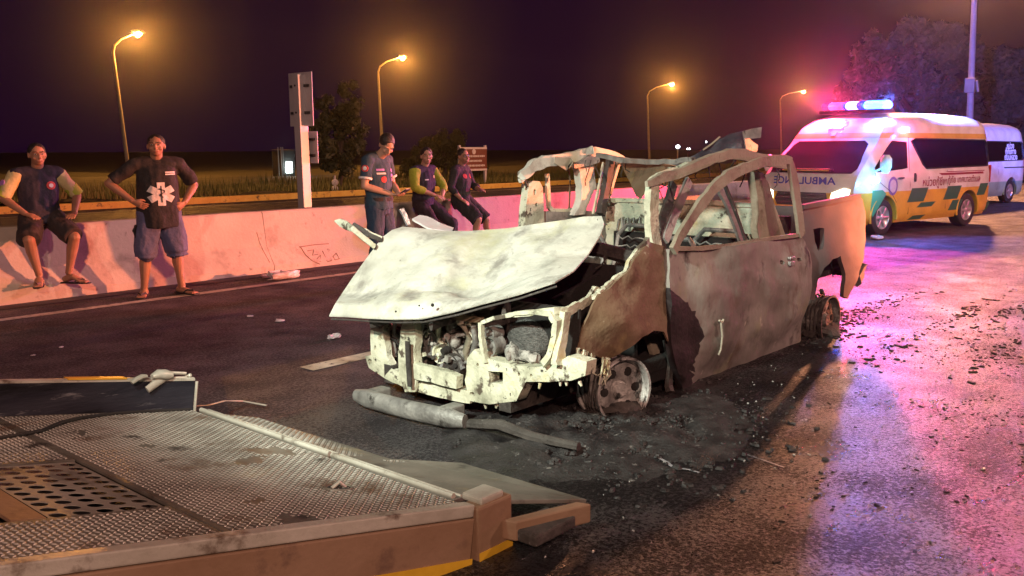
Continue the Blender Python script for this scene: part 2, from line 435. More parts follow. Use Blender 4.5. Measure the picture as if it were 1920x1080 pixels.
BLAB = ['concrete barrier piece at the far left edge of the picture, beyond the seated man',
        'concrete barrier piece carrying the seated man in shorts, behind the star shirt man',
        'concrete barrier piece with scratched marks low on its face, behind the officer in blue',
        'concrete barrier piece seen through the cab openings of the burnt pickup',
        'concrete barrier piece hidden mostly behind the cab of the burnt pickup',
        'concrete barrier piece behind the load bed of the burnt pickup',
        'concrete barrier piece just left of the ambulance front', 'concrete barrier piece behind the ambulance cab', 'concrete barrier piece behind the ambulance rear']
BARS = [barrier(a, b, l) for a, b, l in zip(xs[:-1], xs[1:], BLAB)]
# marks scratched on the third piece
MARK = plain('scratched_mark', (0.20, 0.105, 0.08), 0.9)
q = MB()
def scr(pts, w=0.006):
    P = [Vector((on(px, py, 1, 10.24).x, 0, on(px, py, 1, 10.24).z)) for px, py in pts]
    q.tube([Vector((p.x, face_y(p.z) - 0.001, p.z)) for p in P], w, 5)
for pts in ([(562, 463), (590, 459), (617, 457)], [(564, 463), (568, 478), (576, 488), (590, 494)], [(574, 470), (586, 468), (580, 478), (590, 476)],
            [(586, 484), (594, 478), (590, 490)], [(601, 470), (603, 488)], [(616, 480), (624, 474), (626, 484), (618, 486), (616, 480)], [(604, 489), (612, 487)]):
    scr(pts)
q.build('scratched_mark', MARK, BARS[2])
# hairline crack beside the joint
q = MB(); scr([(487, 436), (490, 452), (494, 470), (498, 490), (505, 506)], 0.003); q.build('crack', MARK, BARS[1])

# ---------------------------------------------------------------- grass on the verge (nobody could count it)
GRASS = mat('verge_grass', [(0.3, (0.11, 0.13, 0.020)), (0.7, (0.26, 0.25, 0.050))], 0.8, (0.6, 0.9), 0, 0, 9)
q = MB(); vs = []; fs = []
rg = random.Random(3)
for i in range(26000):
    x = 6 + 62 * rg.random() ** 0.9; y = 25.35 + 9 * rg.random() ** 1.7
    cl = 0.5 + 0.9 * max(0, fbm((x * 0.5, y * 0.5, 0), 1) + 0.45)
    h = (0.10 + 0.26 * rg.random()) * cl * (1.0 + 0.06 * (y - 25))
    a = rg.random() * 6.283; w = 0.012 + 0.02 * rg.random(); z0 = 0.10 + 0.35 * fbm((x, y, 3.0), 0.12)
    lx, ly = (rg.random() - .5) * 0.5 * h, (rg.random() - .5) * 0.5 * h
    o = len(vs)
    vs += [(x - w * math.cos(a), y - w * math.sin(a), z0), (x + w * math.cos(a), y + w * math.sin(a), z0), (x + lx, y + ly, z0 + h)]
    fs.append((o, o + 1, o + 2))
q.add(vs, fs); tag(q.build('grass', GRASS, fixn=False), 'rough grass growing on the verge behind the yellow kerb', 'grass', kind='stuff')

# ---------------------------------------------------------------- trees and bushes
def leaf_mat(name, a, b): return mat(name, [(0.3, a), (0.7, b)], 0.9, (0.5, 0.8), 0, 0, 9)
BARK = mat('bark', [(0.3, (0.05, 0.035, 0.025)), (0.7, (0.11, 0.08, 0.055))], 3, (0.8, 1), 0, 0.6, 20, (1, 1, 0.2))
def tree(name, label, cat, loc, h, crowns, nleaf, lm, leaf=0.16, trunk=0.16, seed=1, group=None):
    r = root(name, label, cat, loc, group=group); rg = random.Random(seed); L = Vector(loc)
    q = MB(); top = Vector((0, 0, 0))
    base = [L + Vector((0.1 * math.sin(k), 0.08 * math.cos(2 * k), h * 0.55 * k / 4)) for k in range(5)]
    q.tube(base, [trunk * (1.25 - 0.16 * k) for k in range(5)], 8)
    for (cx, cy_, cz, rad) in crowns:
        e_ = L + Vector((cx, cy_, cz)); s_ = base[2 + rg.randrange(3)]
        q.tube([s_, s_.lerp(e_, 0.5) + Vector((0, 0, 0.12 * rad)), e_], [trunk * .55, trunk * .35, trunk * .12], 6)
    q.build('trunk', BARK, r, smooth=60)
    q = MB(); vs = []; fs = []; tot = sum(c[3] ** 2 for c in crowns)
    for (cx, cy_, cz, rad) in crowns:
        subs = []
        for k in range(14):
            d = Vector((rg.gauss(0, 1), rg.gauss(0, 1), rg.gauss(0, 0.8))).normalized() * rad * (0.45 + 0.6 * rg.random())
            subs.append((L + Vector((cx, cy_, cz)) + d, rad * (0.22 + 0.25 * rg.random())))
        for k in range(int(nleaf * rad ** 2 / tot)):
            c, rr = subs[rg.randrange(len(subs))]
            d = Vector((rg.gauss(0, 1), rg.gauss(0, 1), rg.gauss(0, 0.85))); d = d.normalized() * rr * rg.random() ** 0.4
            p = c + d; n_ = (d.normalized() + Vector((rg.gauss(0, .5), rg.gauss(0, .5), rg.gauss(0, .5)))).normalized()
            a = n_.orthogonal().normalized(); a = Matrix.Rotation(rg.random() * 6.28, 3, n_) @ a; b_ = n_.cross(a); s_ = leaf * (0.6 + 0.8 * rg.random())
            o = len(vs); vs += [p - a * s_, p + b_ * s_ * 0.45, p + a * s_, p - b_ * s_ * 0.45]; fs.append((o, o + 1, o + 2, o + 3))
    q.add(vs, fs); q.build('crown', lm, r, fixn=False)
    return r
LM1 = leaf_mat('dark_leaves', (0.030, 0.040, 0.014), (0.075, 0.085, 0.030))
LM2 = leaf_mat('olive_leaves', (0.055, 0.060, 0.014), (0.11, 0.11, 0.026))
LM3 = leaf_mat('dusty_leaves', (0.08, 0.075, 0.05), (0.16, 0.14, 0.10))
p = on(638, 345, 1, 29.0)
tree('roadside_tree', 'dark slender tree with thin leaves right of the tall square sign post', 'tree', (p.x, p.y, 0.15), 4.2,
     [(0, 0, 2.6, 0.95), (0.35, 0, 3.35, 0.75), (-0.55, 0.1, 1.9, 0.8), (0.6, 0, 1.7, 0.7), (-.2, .1, 1.1, .8)], 7000, LM1, 0.10, 0.09, 2)
p = on(832, 330, 1, 32.0)
tree('bush', 'broad rounded olive bush behind the two men sitting on the barrier', 'bush', (p.x, p.y, 0.15), 2.6,
     [(0, 0, 1.35, 1.05), (1.2, .1, 1.0, 0.95), (-1.2, 0, 0.85, 0.85), (0.5, 0, 1.75, 0.75), (2.1, 0, .6, .7), (-1.9, 0, .5, .6)], 12000, LM2, 0.09, 0.12, 5)
p = on(1712, 300, 0, 58.0)
tree('roadside_tree', 'large broad tree rising behind the ambulance roof, left of the tall thin pole', 'tree', (p.x, p.y, 0.0), 8.5,
     [(0, 0, 6.8, 2.3), (-2.6, 1.2, 5.6, 1.9), (2.2, -1, 6.0, 2.0), (-0.8, 0, 8.1, 1.5), (1.2, 0, 4.2, 2.0), (-3.8, 2, 4.4, 1.5), (-3.2, 1.6, 6.6, 1.3), (2.6, -1.4, 7.4, 1.4)], 34000, LM3, 0.20, 0.3, 8, 'large trees beyond the ambulance')
p = on(1880, 300, 0, 62.0)
tree('roadside_tree', 'lower spreading tree behind the white van at the right edge', 'tree', (p.x, p.y, 0.0), 6.5,
     [(0, 0, 4.6, 2.2), (2.2, -1.6, 3.8, 2.0), (-1.8, 1.2, 3.6, 1.8), (0.8, 0, 6.0, 1.4), (3.6, -2.6, 4.6, 1.6)], 20000, LM3, 0.20, 0.26, 11, 'large trees beyond the ambulance')

# ---------------------------------------------------------------- street lamps of the far row
GALV = mat('galvanised_pole', [(0.3, (0.42, 0.38, 0.30)), (0.7, (0.55, 0.50, 0.40))], 3, (0.45, 0.6), 0.3, 0.1, 30)
DARKM = plain('dark_metal', (0.05, 0.05, 0.055), 0.5, 0.6)
SODL = plain('sodium_glow', (1.0, 0.6, 0.25), 0.4, emit=((1.0, 0.50, 0.12), 30.0))
def street_lamp(base, ptop, head, label, power):
    base, ptop, head = Vector(base), Vector(ptop), Vector(head)
    r = root('street_lamp', label, 'street lamp', base, group='lit sodium street lamps along the far side of the road')
    q = MB(); n = 8
    pp = [base.lerp(ptop, i / n) for i in range(n + 1)]
    q.tube(pp, [0.135 - 0.06 * i / n for i in range(n + 1)], 10); q.tube([base, base + Vector((0, 0, .28))], 0.19, 10)
    q.box(base + Vector((0, 0, 0.02)), (0.5, 0.5, 0.05))
    q.build('pole', GALV, r, smooth=True)
    q = MB(); d = head - ptop; arm = [ptop + Vector((0, 0, 0.0)), ptop + d * 0.08 + Vector((0, 0, d.z * .25)), ptop + d * 0.35 + Vector((0, 0, d.z * .30)), ptop + d * 0.7 + Vector((0, 0, d.z * .16)), head + Vector((0, 0, 0.06))]
    q.tube(arm, [0.07, 0.065, 0.055, 0.05, 0.045], 8); q.build('arm', GALV, r, smooth=True)
    hd = Vector((d.x, d.y, 0)).normalized()
    q = MB(); q.tube([head - hd * 0.45 + Vector((0, 0, .05)), head - hd * .3 + Vector((0, 0, .09)), head + Vector((0, 0, .12)), head + hd * .35 + Vector((0, 0, .09)), head + hd * .5 + Vector((0, 0, .05))], [(.05, .06), (.09, .13), (.11, .17), (.08, .13), (.03, .04)], 10)
    hh = q.build('lamp_head', DARKM, r, smooth=True)
    q = MB(); q.tube([head - hd * .22 + Vector((0, 0, -.02)), head + Vector((0, 0, -.06)), head + hd * .28 + Vector((0, 0, -.02))], [(.05, .09), (.21, .30), (.05, .09)], 12)
    q.build('lens', SODL, hh, smooth=True)
    lamp('street_lamp_light', 'POINT', head + Vector((0, 0, -.30)), SODIUM, power, 0.16)
LROW = 56.4
for (bp_, tp, hp, lab) in (((243, 345), (212, 98), (258, 62), 'lit sodium street lamp at the far left, its pole behind the standing man in black'),
                           ((719, 340), (709, 135), (755, 107), 'lit sodium street lamp whose pole rises behind the officer in blue'),
                           ((1217, 330), (1214, 180), (1260, 157), 'lit sodium street lamp whose pole rises behind the roof of the burnt pickup'),
                           ((1464, 325), (1463, 187), (1507, 171), 'lit sodium street lamp just left of the ambulance, smallest of the row')):
    t_ = on(*tp, 1, LROW); h_ = on(*hp, 1, LROW); b_ = on(*bp_, 1, LROW); b_.z = 0.1
    street_lamp(b_, t_, h_, lab, 12000)

# tall pole at the top right
b_ = gnd(1819, 350); x_ = 44.0
b_ = on(1817, 300, 0, x_); t_ = on(1827, -60, 0, x_); b0 = Vector((b_.x, b_.y, 0.0))
r = root('lamp_pole', 'tall thin grey pole rising behind the ambulance into the top right corner', 'pole', b0)
t_ = Vector((t_.x, t_.y, POLE_LAMP.z + .1)); q = MB(); q.tube([b0, b0.lerp(t_, 0.5), t_], [0.16, 0.13, 0.10], 10); q.build('pole', mat('pale_pole', (0.5, 0.46, 0.46), 3, (0.4, 0.6)), r, smooth=True)
c_ = on(1819, 160, 0, x_ - 0.2)
q = MB(); q.box(c_, (0.25, 0.4, 0.62)); q.tube([c_ + Vector((0, -.25, .2)), c_ + Vector((0, -.34, -.3))], .06, 6); q.build('control_box', mat('pole_box', (0.42, 0.38, 0.36), 5, (0.4, .6)), r, bevel=0.03)

# ---------------------------------------------------------------- signs
SIGNB = mat('sign_back_aluminium', [(0.3, (0.42, 0.41, 0.43)), (0.7, (0.54, 0.52, 0.54))], 2, (0.35, 0.5), 0.2, 0.05, 20)
Yb = 10.75
zb = on(573, 388, 1, Yb); zt = on(560, 140, 1, Yb)
r = root('traffic_sign', 'tall square grey sign post with two panels seen from behind, standing behind the barrier', 'sign', (zb.x, Yb, 0))
xs0 = zb.x
q = MB(); q.prism([(xs0 - .07, Yb - .07, 0), (xs0 + .07, Yb - .07, 0), (xs0 + .07, Yb + .07, 0), (xs0 - .07, Yb + .07, 0)], (zt.x - xs0, 0, zt.z)); q.build('post', SIGNB, r, bevel=0.008)
def panel_rect(p0, p1, z0, z1, x):  # panel lies across the road, seen from its back
    q = MB(); c = Vector((x, (p0 + p1) / 2, (z0 + z1) / 2)); q.box(c, (0.012, p1 - p0, z1 - z0)); return q
for (pl, pr, pt, pb, nm) in ((541, 588, 138, 236, 'sign_panel'), (556, 597, 247, 306, 'sign_panel')):
    xx = zt.x * 0.5 + xs0 * 0.5 + 0.085 + (-0.05 if pt < 200 else 0.05)
    a = on(pl, pt, 0, xx); b_ = on(pr, pb, 0, xx)
    q = panel_rect(b_.y, a.y, b_.z, a.z, xx); s_ = q.build(nm, SIGNB, r, bevel=0.004)
    q = MB()
    for zz in (0.25, 0.75):
        q = MB(); q.box((xx - .022, (a.y + b_.y) / 2, a.z * zz + b_.z * (1 - zz)), (0.02, abs(a.y - b_.y) * .8, 0.035))
        q.lathe([(0.0, .03), (.014, .028), (.014, 0)], (xx - .10, Yb, a.z * zz + b_.z * (1 - zz)), (-1, 0, 0), 8); q.build('bracket', DARKM, s_)
    
# brown tourist sign with white frame
BRN = mat('brown_sign_face', (0.20, 0.055, 0.030), 3, (0.35, 0.5)); WHT = mat('white_sign_print', (0.75, 0.72, 0.66), 5, (0.4, 0.6))
ys = 25.9
pt0 = on(861, 276, 1, ys); pt1 = on(912, 276, 1, ys); pb1 = on(912, 350, 1, ys); pm = on(861, 321, 1, ys)
r = root('direction_sign', 'brown direction sign with white frame and lines of white print on the verge', 'sign', (pt1.x, ys, 0.15))
q = MB(); zc = (pt0.z + pm.z) / 2; q.box(((pt0.x + pt1.x) / 2, ys, zc), (pt1.x - pt0.x, 0.03, pt0.z - pm.z)); q.build('sign_face', BRN, r)
q = MB(); t2 = 0.08
for (x0, x1, z0, z1) in ((pt0.x, pt1.x, pt0.z - t2, pt0.z), (pt0.x, pt1.x, pm.z, pm.z + t2), (pt0.x, pt0.x + t2, pm.z + t2, pt0.z - t2)):
    q.box(((x0 + x1) / 2, ys - .02, (z0 + z1) / 2), (x1 - x0, 0.02, z1 - z0))
q.build('frame', WHT, r)
for dx in (-0.03, -(pt1.x - pt0.x) + 0.06):
    q = MB(); q.box((pt1.x + dx, ys + .06, pt0.z / 2 + .05), (0.11, 0.08, pt0.z + .06)); q.build('post', WHT, r)
q = MB(); w_ = pt1.x - pt0.x; hgt = pt0.z - pm.z
for k, (f0, f1) in enumerate(((.18, .93), (.22, .82), (.3, .93))):
    zz = pt0.z - hgt * (0.38 + 0.20 * k); n_ = 11
    for i in range(n_):
        a = f0 + (f1 - f0) * i / n_
        q.box((pt0.x + w_ * (a + 0.5 * (f1 - f0) / n_), ys - .018, zz), (w_ * (f1 - f0) / n_ * (.72 if i % 3 else .9), .01, hgt * (.085 if i % 2 else .07)))
q.build('printed_line', WHT, r)
q = MB(); q.lathe([(0, 0), (.11, 0), (.11, .01), (0, .012)], (pt0.x + w_ * .52, ys - .014, pt0.z - hgt * .19), (0, -1, 0), 14); q.build('emblem', WHT, r)
# two-lobed white delineator on the verge
p = on(628, 348, 1, 25.6)
r = root('delineator', 'small white marker post with two round reflectors on the far kerb', 'marker', (p.x, 25.6, 0.12))
q = MB(); q.tube([(p.x, 25.6, .12), (p.x, 25.6, p.z + .35)], .035, 8); q.build('post', WHT, r)
REFL = plain('reflector_white', (0.9, 0.85, 0.75), 0.3)
for pz in (342, 354):
    c = on(628, pz, 1, 25.5); q = MB(); q.lathe([(0, .03), (.11, .02), (.12, -.02), (0, -.03)], c, (-.6, -.8, 0), 12); q.build('reflector', REFL, r)

# far lit things
LITW = plain('cool_lamp_glow', (0.9, 1, 0.95), 0.4, emit=((0.8, 1.0, 0.92), 14.0))
LITWs = plain('far_lamp_glow', (0.9, 1, 0.95), 0.4, emit=((0.85, 0.95, 1.0), 9.0))
c = on(541, 314, 1, 44.0)
r = root('guard_booth', 'small dark booth with one lit window beyond the verge, left of the tall sign post', 'booth', (c.x, 44, 0.1))
WALLD = mat('booth_wall', (0.02, 0.018, 0.02), 3, (0.7, .9))
q = MB(); q.box((c.x + .1, 44.6, .8), (.9, .9, 1.45)); q.build('wall', WALLD, r)
q = MB(); q.prism([(c.x - .45, 44.0, 1.54), (c.x + .65, 44.0, 1.54), (c.x + .65, 45.1, 1.58), (c.x - .45, 45.1, 1.58)], (0, 0, .04)); q.build('roof', WALLD, r)
q = MB(); q.box((c.x + .1, 44.08, c.z), (.42, .03, .62)); q.build('window', LITW, r)
for dx in (-.7, -.5, -.38):
    q = MB(); q.tube([(c.x + dx, 43.95, .1), (c.x + dx, 43.95, 1.75)], .03, 6); q.build('post', mat('booth_post', (.3, .3, .3), 3), r)
lamp('booth_light', 'POINT', (c.x + .1, 43.7, c.z + .1), (0.8, 1.0, 0.92), 25, 0.1)
for (px, py, px2, py2, lab) in ((1271, 275, 1275, 298, 'distant white lamp on a short post above the cab of the burnt pickup'),):
    c = on(px, py, 1, 50.0); b_ = Vector((c.x, 50, 0.1)); r = root('area_lamp', lab, 'lamp', b_)
    q = MB(); q.tube([b_, c], .07, 8); q.build('pole', GALV, r)
    q = MB(); q.ball(c, (.3, .2, .18), 10, 6); q.build('lamp_head', LITWs, r, smooth=True)
for (px, py, w, lab) in ((1291, 279, .5, 'short row of distant white lights right of the white post lamp'), (966, 309, .12, 'tiny distant white light low over the verge right of the brown sign'),
                         (156, 334, .09, 'tiny distant white light between the seated and the standing man'), (1324, 266, .12, 'tiny distant white light above the torn roof sheet')):
    c = on(px, py, 1, 60.0); r = root('distant_light', lab, 'light', (c.x, 60, 0.1)); 
    q = MB(); q.tube([(c.x, 60.1, 0.1), (c.x, 60.1, c.z)], .04, 6); q.build('post', DARKM, r)
    q = MB(); k = max(1, int(w / .2))
    for i in range(k): q.ball((c.x + (i - (k - 1) / 2) * .5, 60, c.z), .11, 8, 6)
    q.build('bulb', LITWs, r, smooth=True)
# ================================================================ BURNT PICKUP
ASH = mat('burnt_ash_white', [(0.28, (0.36, 0.36, 0.31)), (0.5, (0.60, 0.61, 0.54)), (0.72, (0.72, 0.73, 0.67))], 2.2, (0.55, 0.9), 0, 0.25, 34,
          layers=[((0.47, 0.47, 0.27), 1.6, 0.55, 0.75), ((0.30, 0.29, 0.26), 3.4, 0.52, 0.66), ((0.14, 0.12, 0.09), 6.5, 0.66, 0.72), ((0.22, 0.15, 0.09), 3.2, 0.63, 0.74), ((0.07, .065, .05), 24, .74, .78)])
ASH2 = mat('burnt_ash_frame', [(0.28, (0.26, 0.26, 0.19)), (0.5, (0.58, 0.59, 0.45)), (0.72, (0.70, 0.72, 0.60))], 5, (0.5, 0.85), 0, 0.4, 45,
           layers=[((0.55, 0.46, 0.20), 4, 0.58, 0.72), ((0.10, 0.08, 0.06), 7, 0.56, 0.62), ((.04, .035, .03), 15, .62, .66)])
RUST = mat('burnt_rust', [(0.25, (0.11, 0.062, 0.035)), (0.5, (0.19, 0.125, 0.074)), (0.75, (0.27, 0.205, 0.135))], 2.6, (0.55, 0.85), 0.1, 0.25, 40,
           layers=[((0.09, 0.045, 0.025), 4.2, 0.56, 0.70), ((0.45, 0.40, 0.31), 11, 0.66, 0.74), ((0.38, 0.30, 0.13), 2.2, 0.60, 0.75)])
DOORM = mat('burnt_door_skin', [(0.25, (0.12, 0.11, 0.095)), (0.5, (0.24, 0.23, 0.205)), (0.75, (0.38, 0.37, 0.335))], 1.7, (0.5, 0.8), 0.1, 0.22, 26, (1, 1, 0.55),
            layers=[((0.13, 0.09, 0.06), 2.4, 0.58, 0.70), ((0.30, 0.31, 0.20), 3.1, 0.58, 0.74), ((0.035, 0.032, 0.03), 4.2, 0.58, 0.68), ((0.5, 0.47, 0.40), 9, 0.64, 0.70)])
GREYM = mat('burnt_grey_metal', [(0.28, (0.12, 0.115, 0.11)), (0.5, (0.27, 0.265, 0.25)), (0.75, (0.44, 0.43, 0.40))], 6, (0.4, 0.7), 0.3, 0.3, 50,
            layers=[((0.05, 0.045, 0.04), 8, 0.58, 0.68)])
TANM = mat('burnt_tan_metal', [(0.28, (0.18, 0.15, 0.105)), (0.5, (0.32, 0.285, 0.215)), (0.75, (0.42, 0.39, 0.31))], 4, (0.5, 0.8), 0.1, 0.3, 40,
            layers=[((0.12, 0.08, 0.05), 7, 0.60, 0.72)])
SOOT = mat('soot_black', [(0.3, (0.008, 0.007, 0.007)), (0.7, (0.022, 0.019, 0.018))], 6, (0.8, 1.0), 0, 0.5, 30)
CHAR = mat('charred_metal', [(0.3, (0.028, 0.024, 0.022)), (0.7, (0.085, 0.075, 0.068))], 7, (0.6, 0.9), 0.1, 0.5, 35, layers=[((0.30, 0.29, 0.27), 14, 0.64, 0.72)])
ALU = mat('scorched_alloy', [(0.3, (0.30, 0.30, 0.30)), (0.7, (0.62, 0.62, 0.62))], 5, (0.25, 0.5), 0.5, 0.3, 30, layers=[((0.06, 0.05, 0.05), 9, 0.56, 0.66)])
NY, FY = 2.95, 4.70
pk = root('burnt_pickup', 'burnt out pickup truck shell with buckled ash white bonnet in the middle of the road', 'pickup truck', (6.0, 3.85, 0.0))
def N(px, py, d=0.0): return on(px, py, 1, NY + d)
def Fp(px, py, d=0.0): return on(px, py, 1, FY + d)
def X(px, py, x): return on(px, py, 0, x)
def pxpanel(name, poly, to3, mats, thick, step=11, holes=(), parent=pk, dent=0.0, dscale=2.0, smooth=50, lines=()):
    V, F = mesh2d(poly, step, holes, 0.25, lines)
    vs = [to3(*p) for p in V]
    if dent: vs = [Vector(v) + Vector(thick).normalized() * dent * fbm(v, dscale) for v in vs]
    q = MB(); q.solid(vs, F, thick); return q.build(name, mats, parent, smooth=smooth)
def strip(name, pts, w, mats, parent=pk, n=4, ref=(0, 0, 1), jag=0.0):
    """bent sheet-metal rail through 3D points; w = (half width along ref side, half thickness) per point or one"""
    P = [Vector(p) for p in pts]; out_ = []; W_ = w if isinstance(w, list) else [w] * len(P); ow = []
    for i in range(len(P) - 1):
        for k in range(4):
            t = k / 4; p = P[i].lerp(P[i + 1], t)
            if jag: p += Vector((fbm((p.x, p.z, i), 9), fbm((p.y, i, p.z), 8), fbm((i, p.x, p.y), 7))) * jag
            out_.append(p); ow.append(tuple((a * (1 - t) + b * t) * kk * (1 + .12 * fbm((p.x, p.y, p.z + i), 14)) for a, b, kk in zip(W_[i], W_[i + 1], (1.3, .8))))
    out_.append(P[-1]); ow.append(W_[-1])
    q = MB(); q.tube(out_, ow, n, ref); return q.build(name, mats, parent, smooth=25)

# ---- floor, firewall, dark inner structure
q = MB()
q.box((5.9, 3.83, 0.20), (2.1, 1.55, 0.08)); q.box((4.78, 3.85, 0.55), (0.05, 1.5, 0.62)); q.box((6.72, 3.85, 0.5), (0.05, 1.5, 0.75))
q.box((5.9, 3.12, 0.16), (2.2, 0.12, 0.14)); q.box((5.9, 4.58, 0.16), (2.2, 0.12, 0.14))
q.build('floor_pan', SOOT, pk, bevel=0.01)
q = MB()
for y in (3.35, 4.35): q.box((6.0, y, 0.16), (4.4, 0.09, 0.12))
q.build('chassis_rail', CHAR, pk)
q = MB(); q.tube([(4.92, 3.1, .88), (4.95, 3.5, .93), (4.95, 4.1, .93), (4.92, 4.62, .9)], 0.05, 8); q.tube([(5.0, 3.15, .78), (5.05, 3.9, .74), (5.0, 4.6, .78)], 0.035, 8)
q.box((5.02, 3.85, .68), (.2, 1.2, .16)); q.build('dashboard_beam', CHAR, pk, smooth=40)
q = MB(); c = Vector((5.25, 4.25, .86)); q.tube([c + Vector((0.07 * math.sin(a), .18 * math.cos(a), .17 * math.sin(a))) for a in [k * math.pi / 9 for k in range(18)]], .013, 6, closed=True)
q.tube([c, c + Vector((-.25, 0, -.14))], .025, 6); q.build('steering_wheel', CHAR, pk, smooth=60)
def seat(y0, x0):
    q = MB(); rg = random.Random(int(y0 * 100))
    for k in (0, 1):
        a = y0 + .24 * (1 if k else -1)
        q.tube([(x0 - .4, a, .36), (x0, a, .34), (x0 + .10, a, .55), (x0 + .18, a * .98 + y0 * .02, .86)], .018, 6)
    q.tube([(x0 + .18, y0 - .24, .86), (x0 + .2, y0 - .16, .95), (x0 + .2, y0 + .16, .95), (x0 + .18, y0 + .24, .86)], .02, 6)
    for k in range(7):
        z = .42 + .07 * k; x = x0 + .06 + .02 * k
        q.tube([(x + .012 * math.sin(j * 1.9 + k), y0 - .23 + .46 * j / 10, z + .014 * math.sin(j * 2.6 + k)) for j in range(11)], .007, 5)
    for k in range(6):
        xx = x0 - .38 + .07 * k
        q.tube([(xx, y0 - .23 + .46 * j / 10, .37 + .02 * math.sin(j * 2.2 + k)) for j in range(11)], .007, 5)
    return q.build('seat_frame', GREYM, pk, smooth=60)
seat(3.45, 5.55); seat(4.25, 5.55); seat(3.45, 6.35); seat(4.2, 6.35)

# ---- rear wall of the cab (pale, ribbed) seen through the empty windows
RW = 6.75
q = MB()
a, b_ = X(1131, 372, RW), X(1430, 385, RW); zt, zb = a.z, 0.35
V, F = [], []
ny, nz_ = 40, 22
for j in range(nz_ + 1):
    for i in range(ny + 1):
        y = a.y + (b_.y - a.y) * i / ny; z = zt + (zb - zt) * j / nz_
        V.append((RW - .012 * math.sin(j * 1.9) - .01 * fbm((y * 3, z * 3, 1), 2), y, z))
F = [(j * (ny + 1) + i, j * (ny + 1) + i + 1, (j + 1) * (ny + 1) + i + 1, (j + 1) * (ny + 1) + i) for j in range(nz_) for i in range(ny)]
q.solid(V, F, (0.03, 0, 0)); rw = q.build('rear_wall', ASH2, pk, smooth=60)
q = MB()
for i in range(4): q.tube([X(1157 + 11 * i, 432 + (i % 2) * 3, RW - .03), X(1160 + 11 * i, 412, RW - .03), X(1166 + 11 * i, 408, RW - .03), X(1167 + 11 * i, 428, RW - .03)], .008, 5)
q.build('bent_clip', GREYM, rw)
strip('wall_rim', [X(1133, 374, RW - .03), X(1240, 377, RW - .03), X(1340, 380, RW - .03), X(1430, 386, RW - .03)], (.02, .018), ASH2, rw)

# ---- far side of the cab
def hole_ell(cx, cy_, rx, ry, n=12): return [(cx + rx * math.cos(6.283 * k / n), cy_ + ry * math.sin(6.283 * k / n)) for k in range(n)]
pxpanel('door_pillar', [(992, 348), (1000, 339), (1012, 340), (1018, 352), (1020, 400), (1021, 428), (984, 430), (986, 390)], lambda x, y: Fp(x, y, .0), ASH2, (0, .07, 0), 7, [hole_ell(1003, 360, 3, 6, 8), hole_ell(1006, 384, 2.5, 4, 8)])
strip('window_frame', [Fp(1026, 326, .06), Fp(1027, 360, .06), Fp(1029, 388, .06), Fp(1036, 395, .06), Fp(1066, 396, .06), Fp(1080, 392, .06)], (.022, .02), ASH2)
strip('window_rod', [Fp(1067, 394, .1), Fp(1069, 340, .1), Fp(1067, 320, .1), Fp(1062, 319, .1)], (.008, .008), RUST)
pxpanel('far_door', [(1024, 396), (1068, 398), (1082, 394), (1104, 396), (1135, 402), (1140, 470), (1160, 560), (1060, 560), (1022, 470)], lambda x, y: Fp(x, y, .02), GREYM, (0, .05, 0), 12, dent=.02)
pxpanel('centre_pillar', [(1085, 312), (1112, 304), (1117, 330), (1116, 352), (1106, 372), (1098, 402), (1078, 404), (1088, 380), (1092, 350), (1090, 330)], lambda x, y: Fp(x, y, -.04), ASH, (0, .07, 0), 7, dent=.02, dscale=8)
strip('belt_strip', [Fp(1131, 305, -.05), Fp(1124, 345, -.08), Fp(1112, 402, -.10)], [(.016, .014)] * 3, ASH2)
strip('rear_pillar', [Fp(1145, 300, -.10), Fp(1138, 340, -.10), Fp(1126, 402, -.12)], [(.05, .04), (.045, .04), (.06, .04)], CHAR)
strip('quarter_window_frame', [Fp(1160, 308, -.1), Fp(1150, 340, -.1), Fp(1142, 372, -.1), Fp(1150, 377, -.1), Fp(1200, 378, -.1)], (.018, .016), ASH2)
# far roof rail with its drooping front end
strip('roof_rail', [Fp(977, 342), Fp(979, 330), Fp(997, 312), Fp(1020, 303), Fp(1050, 298), Fp(1086, 292), Fp(1112, 285), Fp(1140, 289), Fp(1168, 304)],
      [(.015, .02), (.045, .03), (.05, .04), (.05, .04), (.045, .04), (.05, .04), (.05, .05), (.04, .05), (.05, .05)], ASH, jag=.012)
strip('torn_flap', [Fp(1040, 300, -.05), Fp(1066, 308, -.08), Fp(1070, 313, -.1)], [(.03, .008), (.06, .008), (.03, .008)], TANM)
strip('torn_flap', [Fp(1075, 312, -.04), Fp(1105, 301, -.06), Fp(1122, 297, -.06)], [(.02, .02), (.045, .02), (.04, .02)], GREYM)
strip('torn_flap', [Fp(1098, 287, -.02), Fp(1110, 281, -.05), Fp(1113, 288, -.08)], [(.02, .006), (.04, .006), (.01, .006)], ASH)
q = MB(); q.tube([Fp(981, 345), Fp(979, 352)], .012, 5); q.tube([Fp(984, 338), Fp(988, 349)], .008, 5); q.build('torn_shred', CHAR, pk)

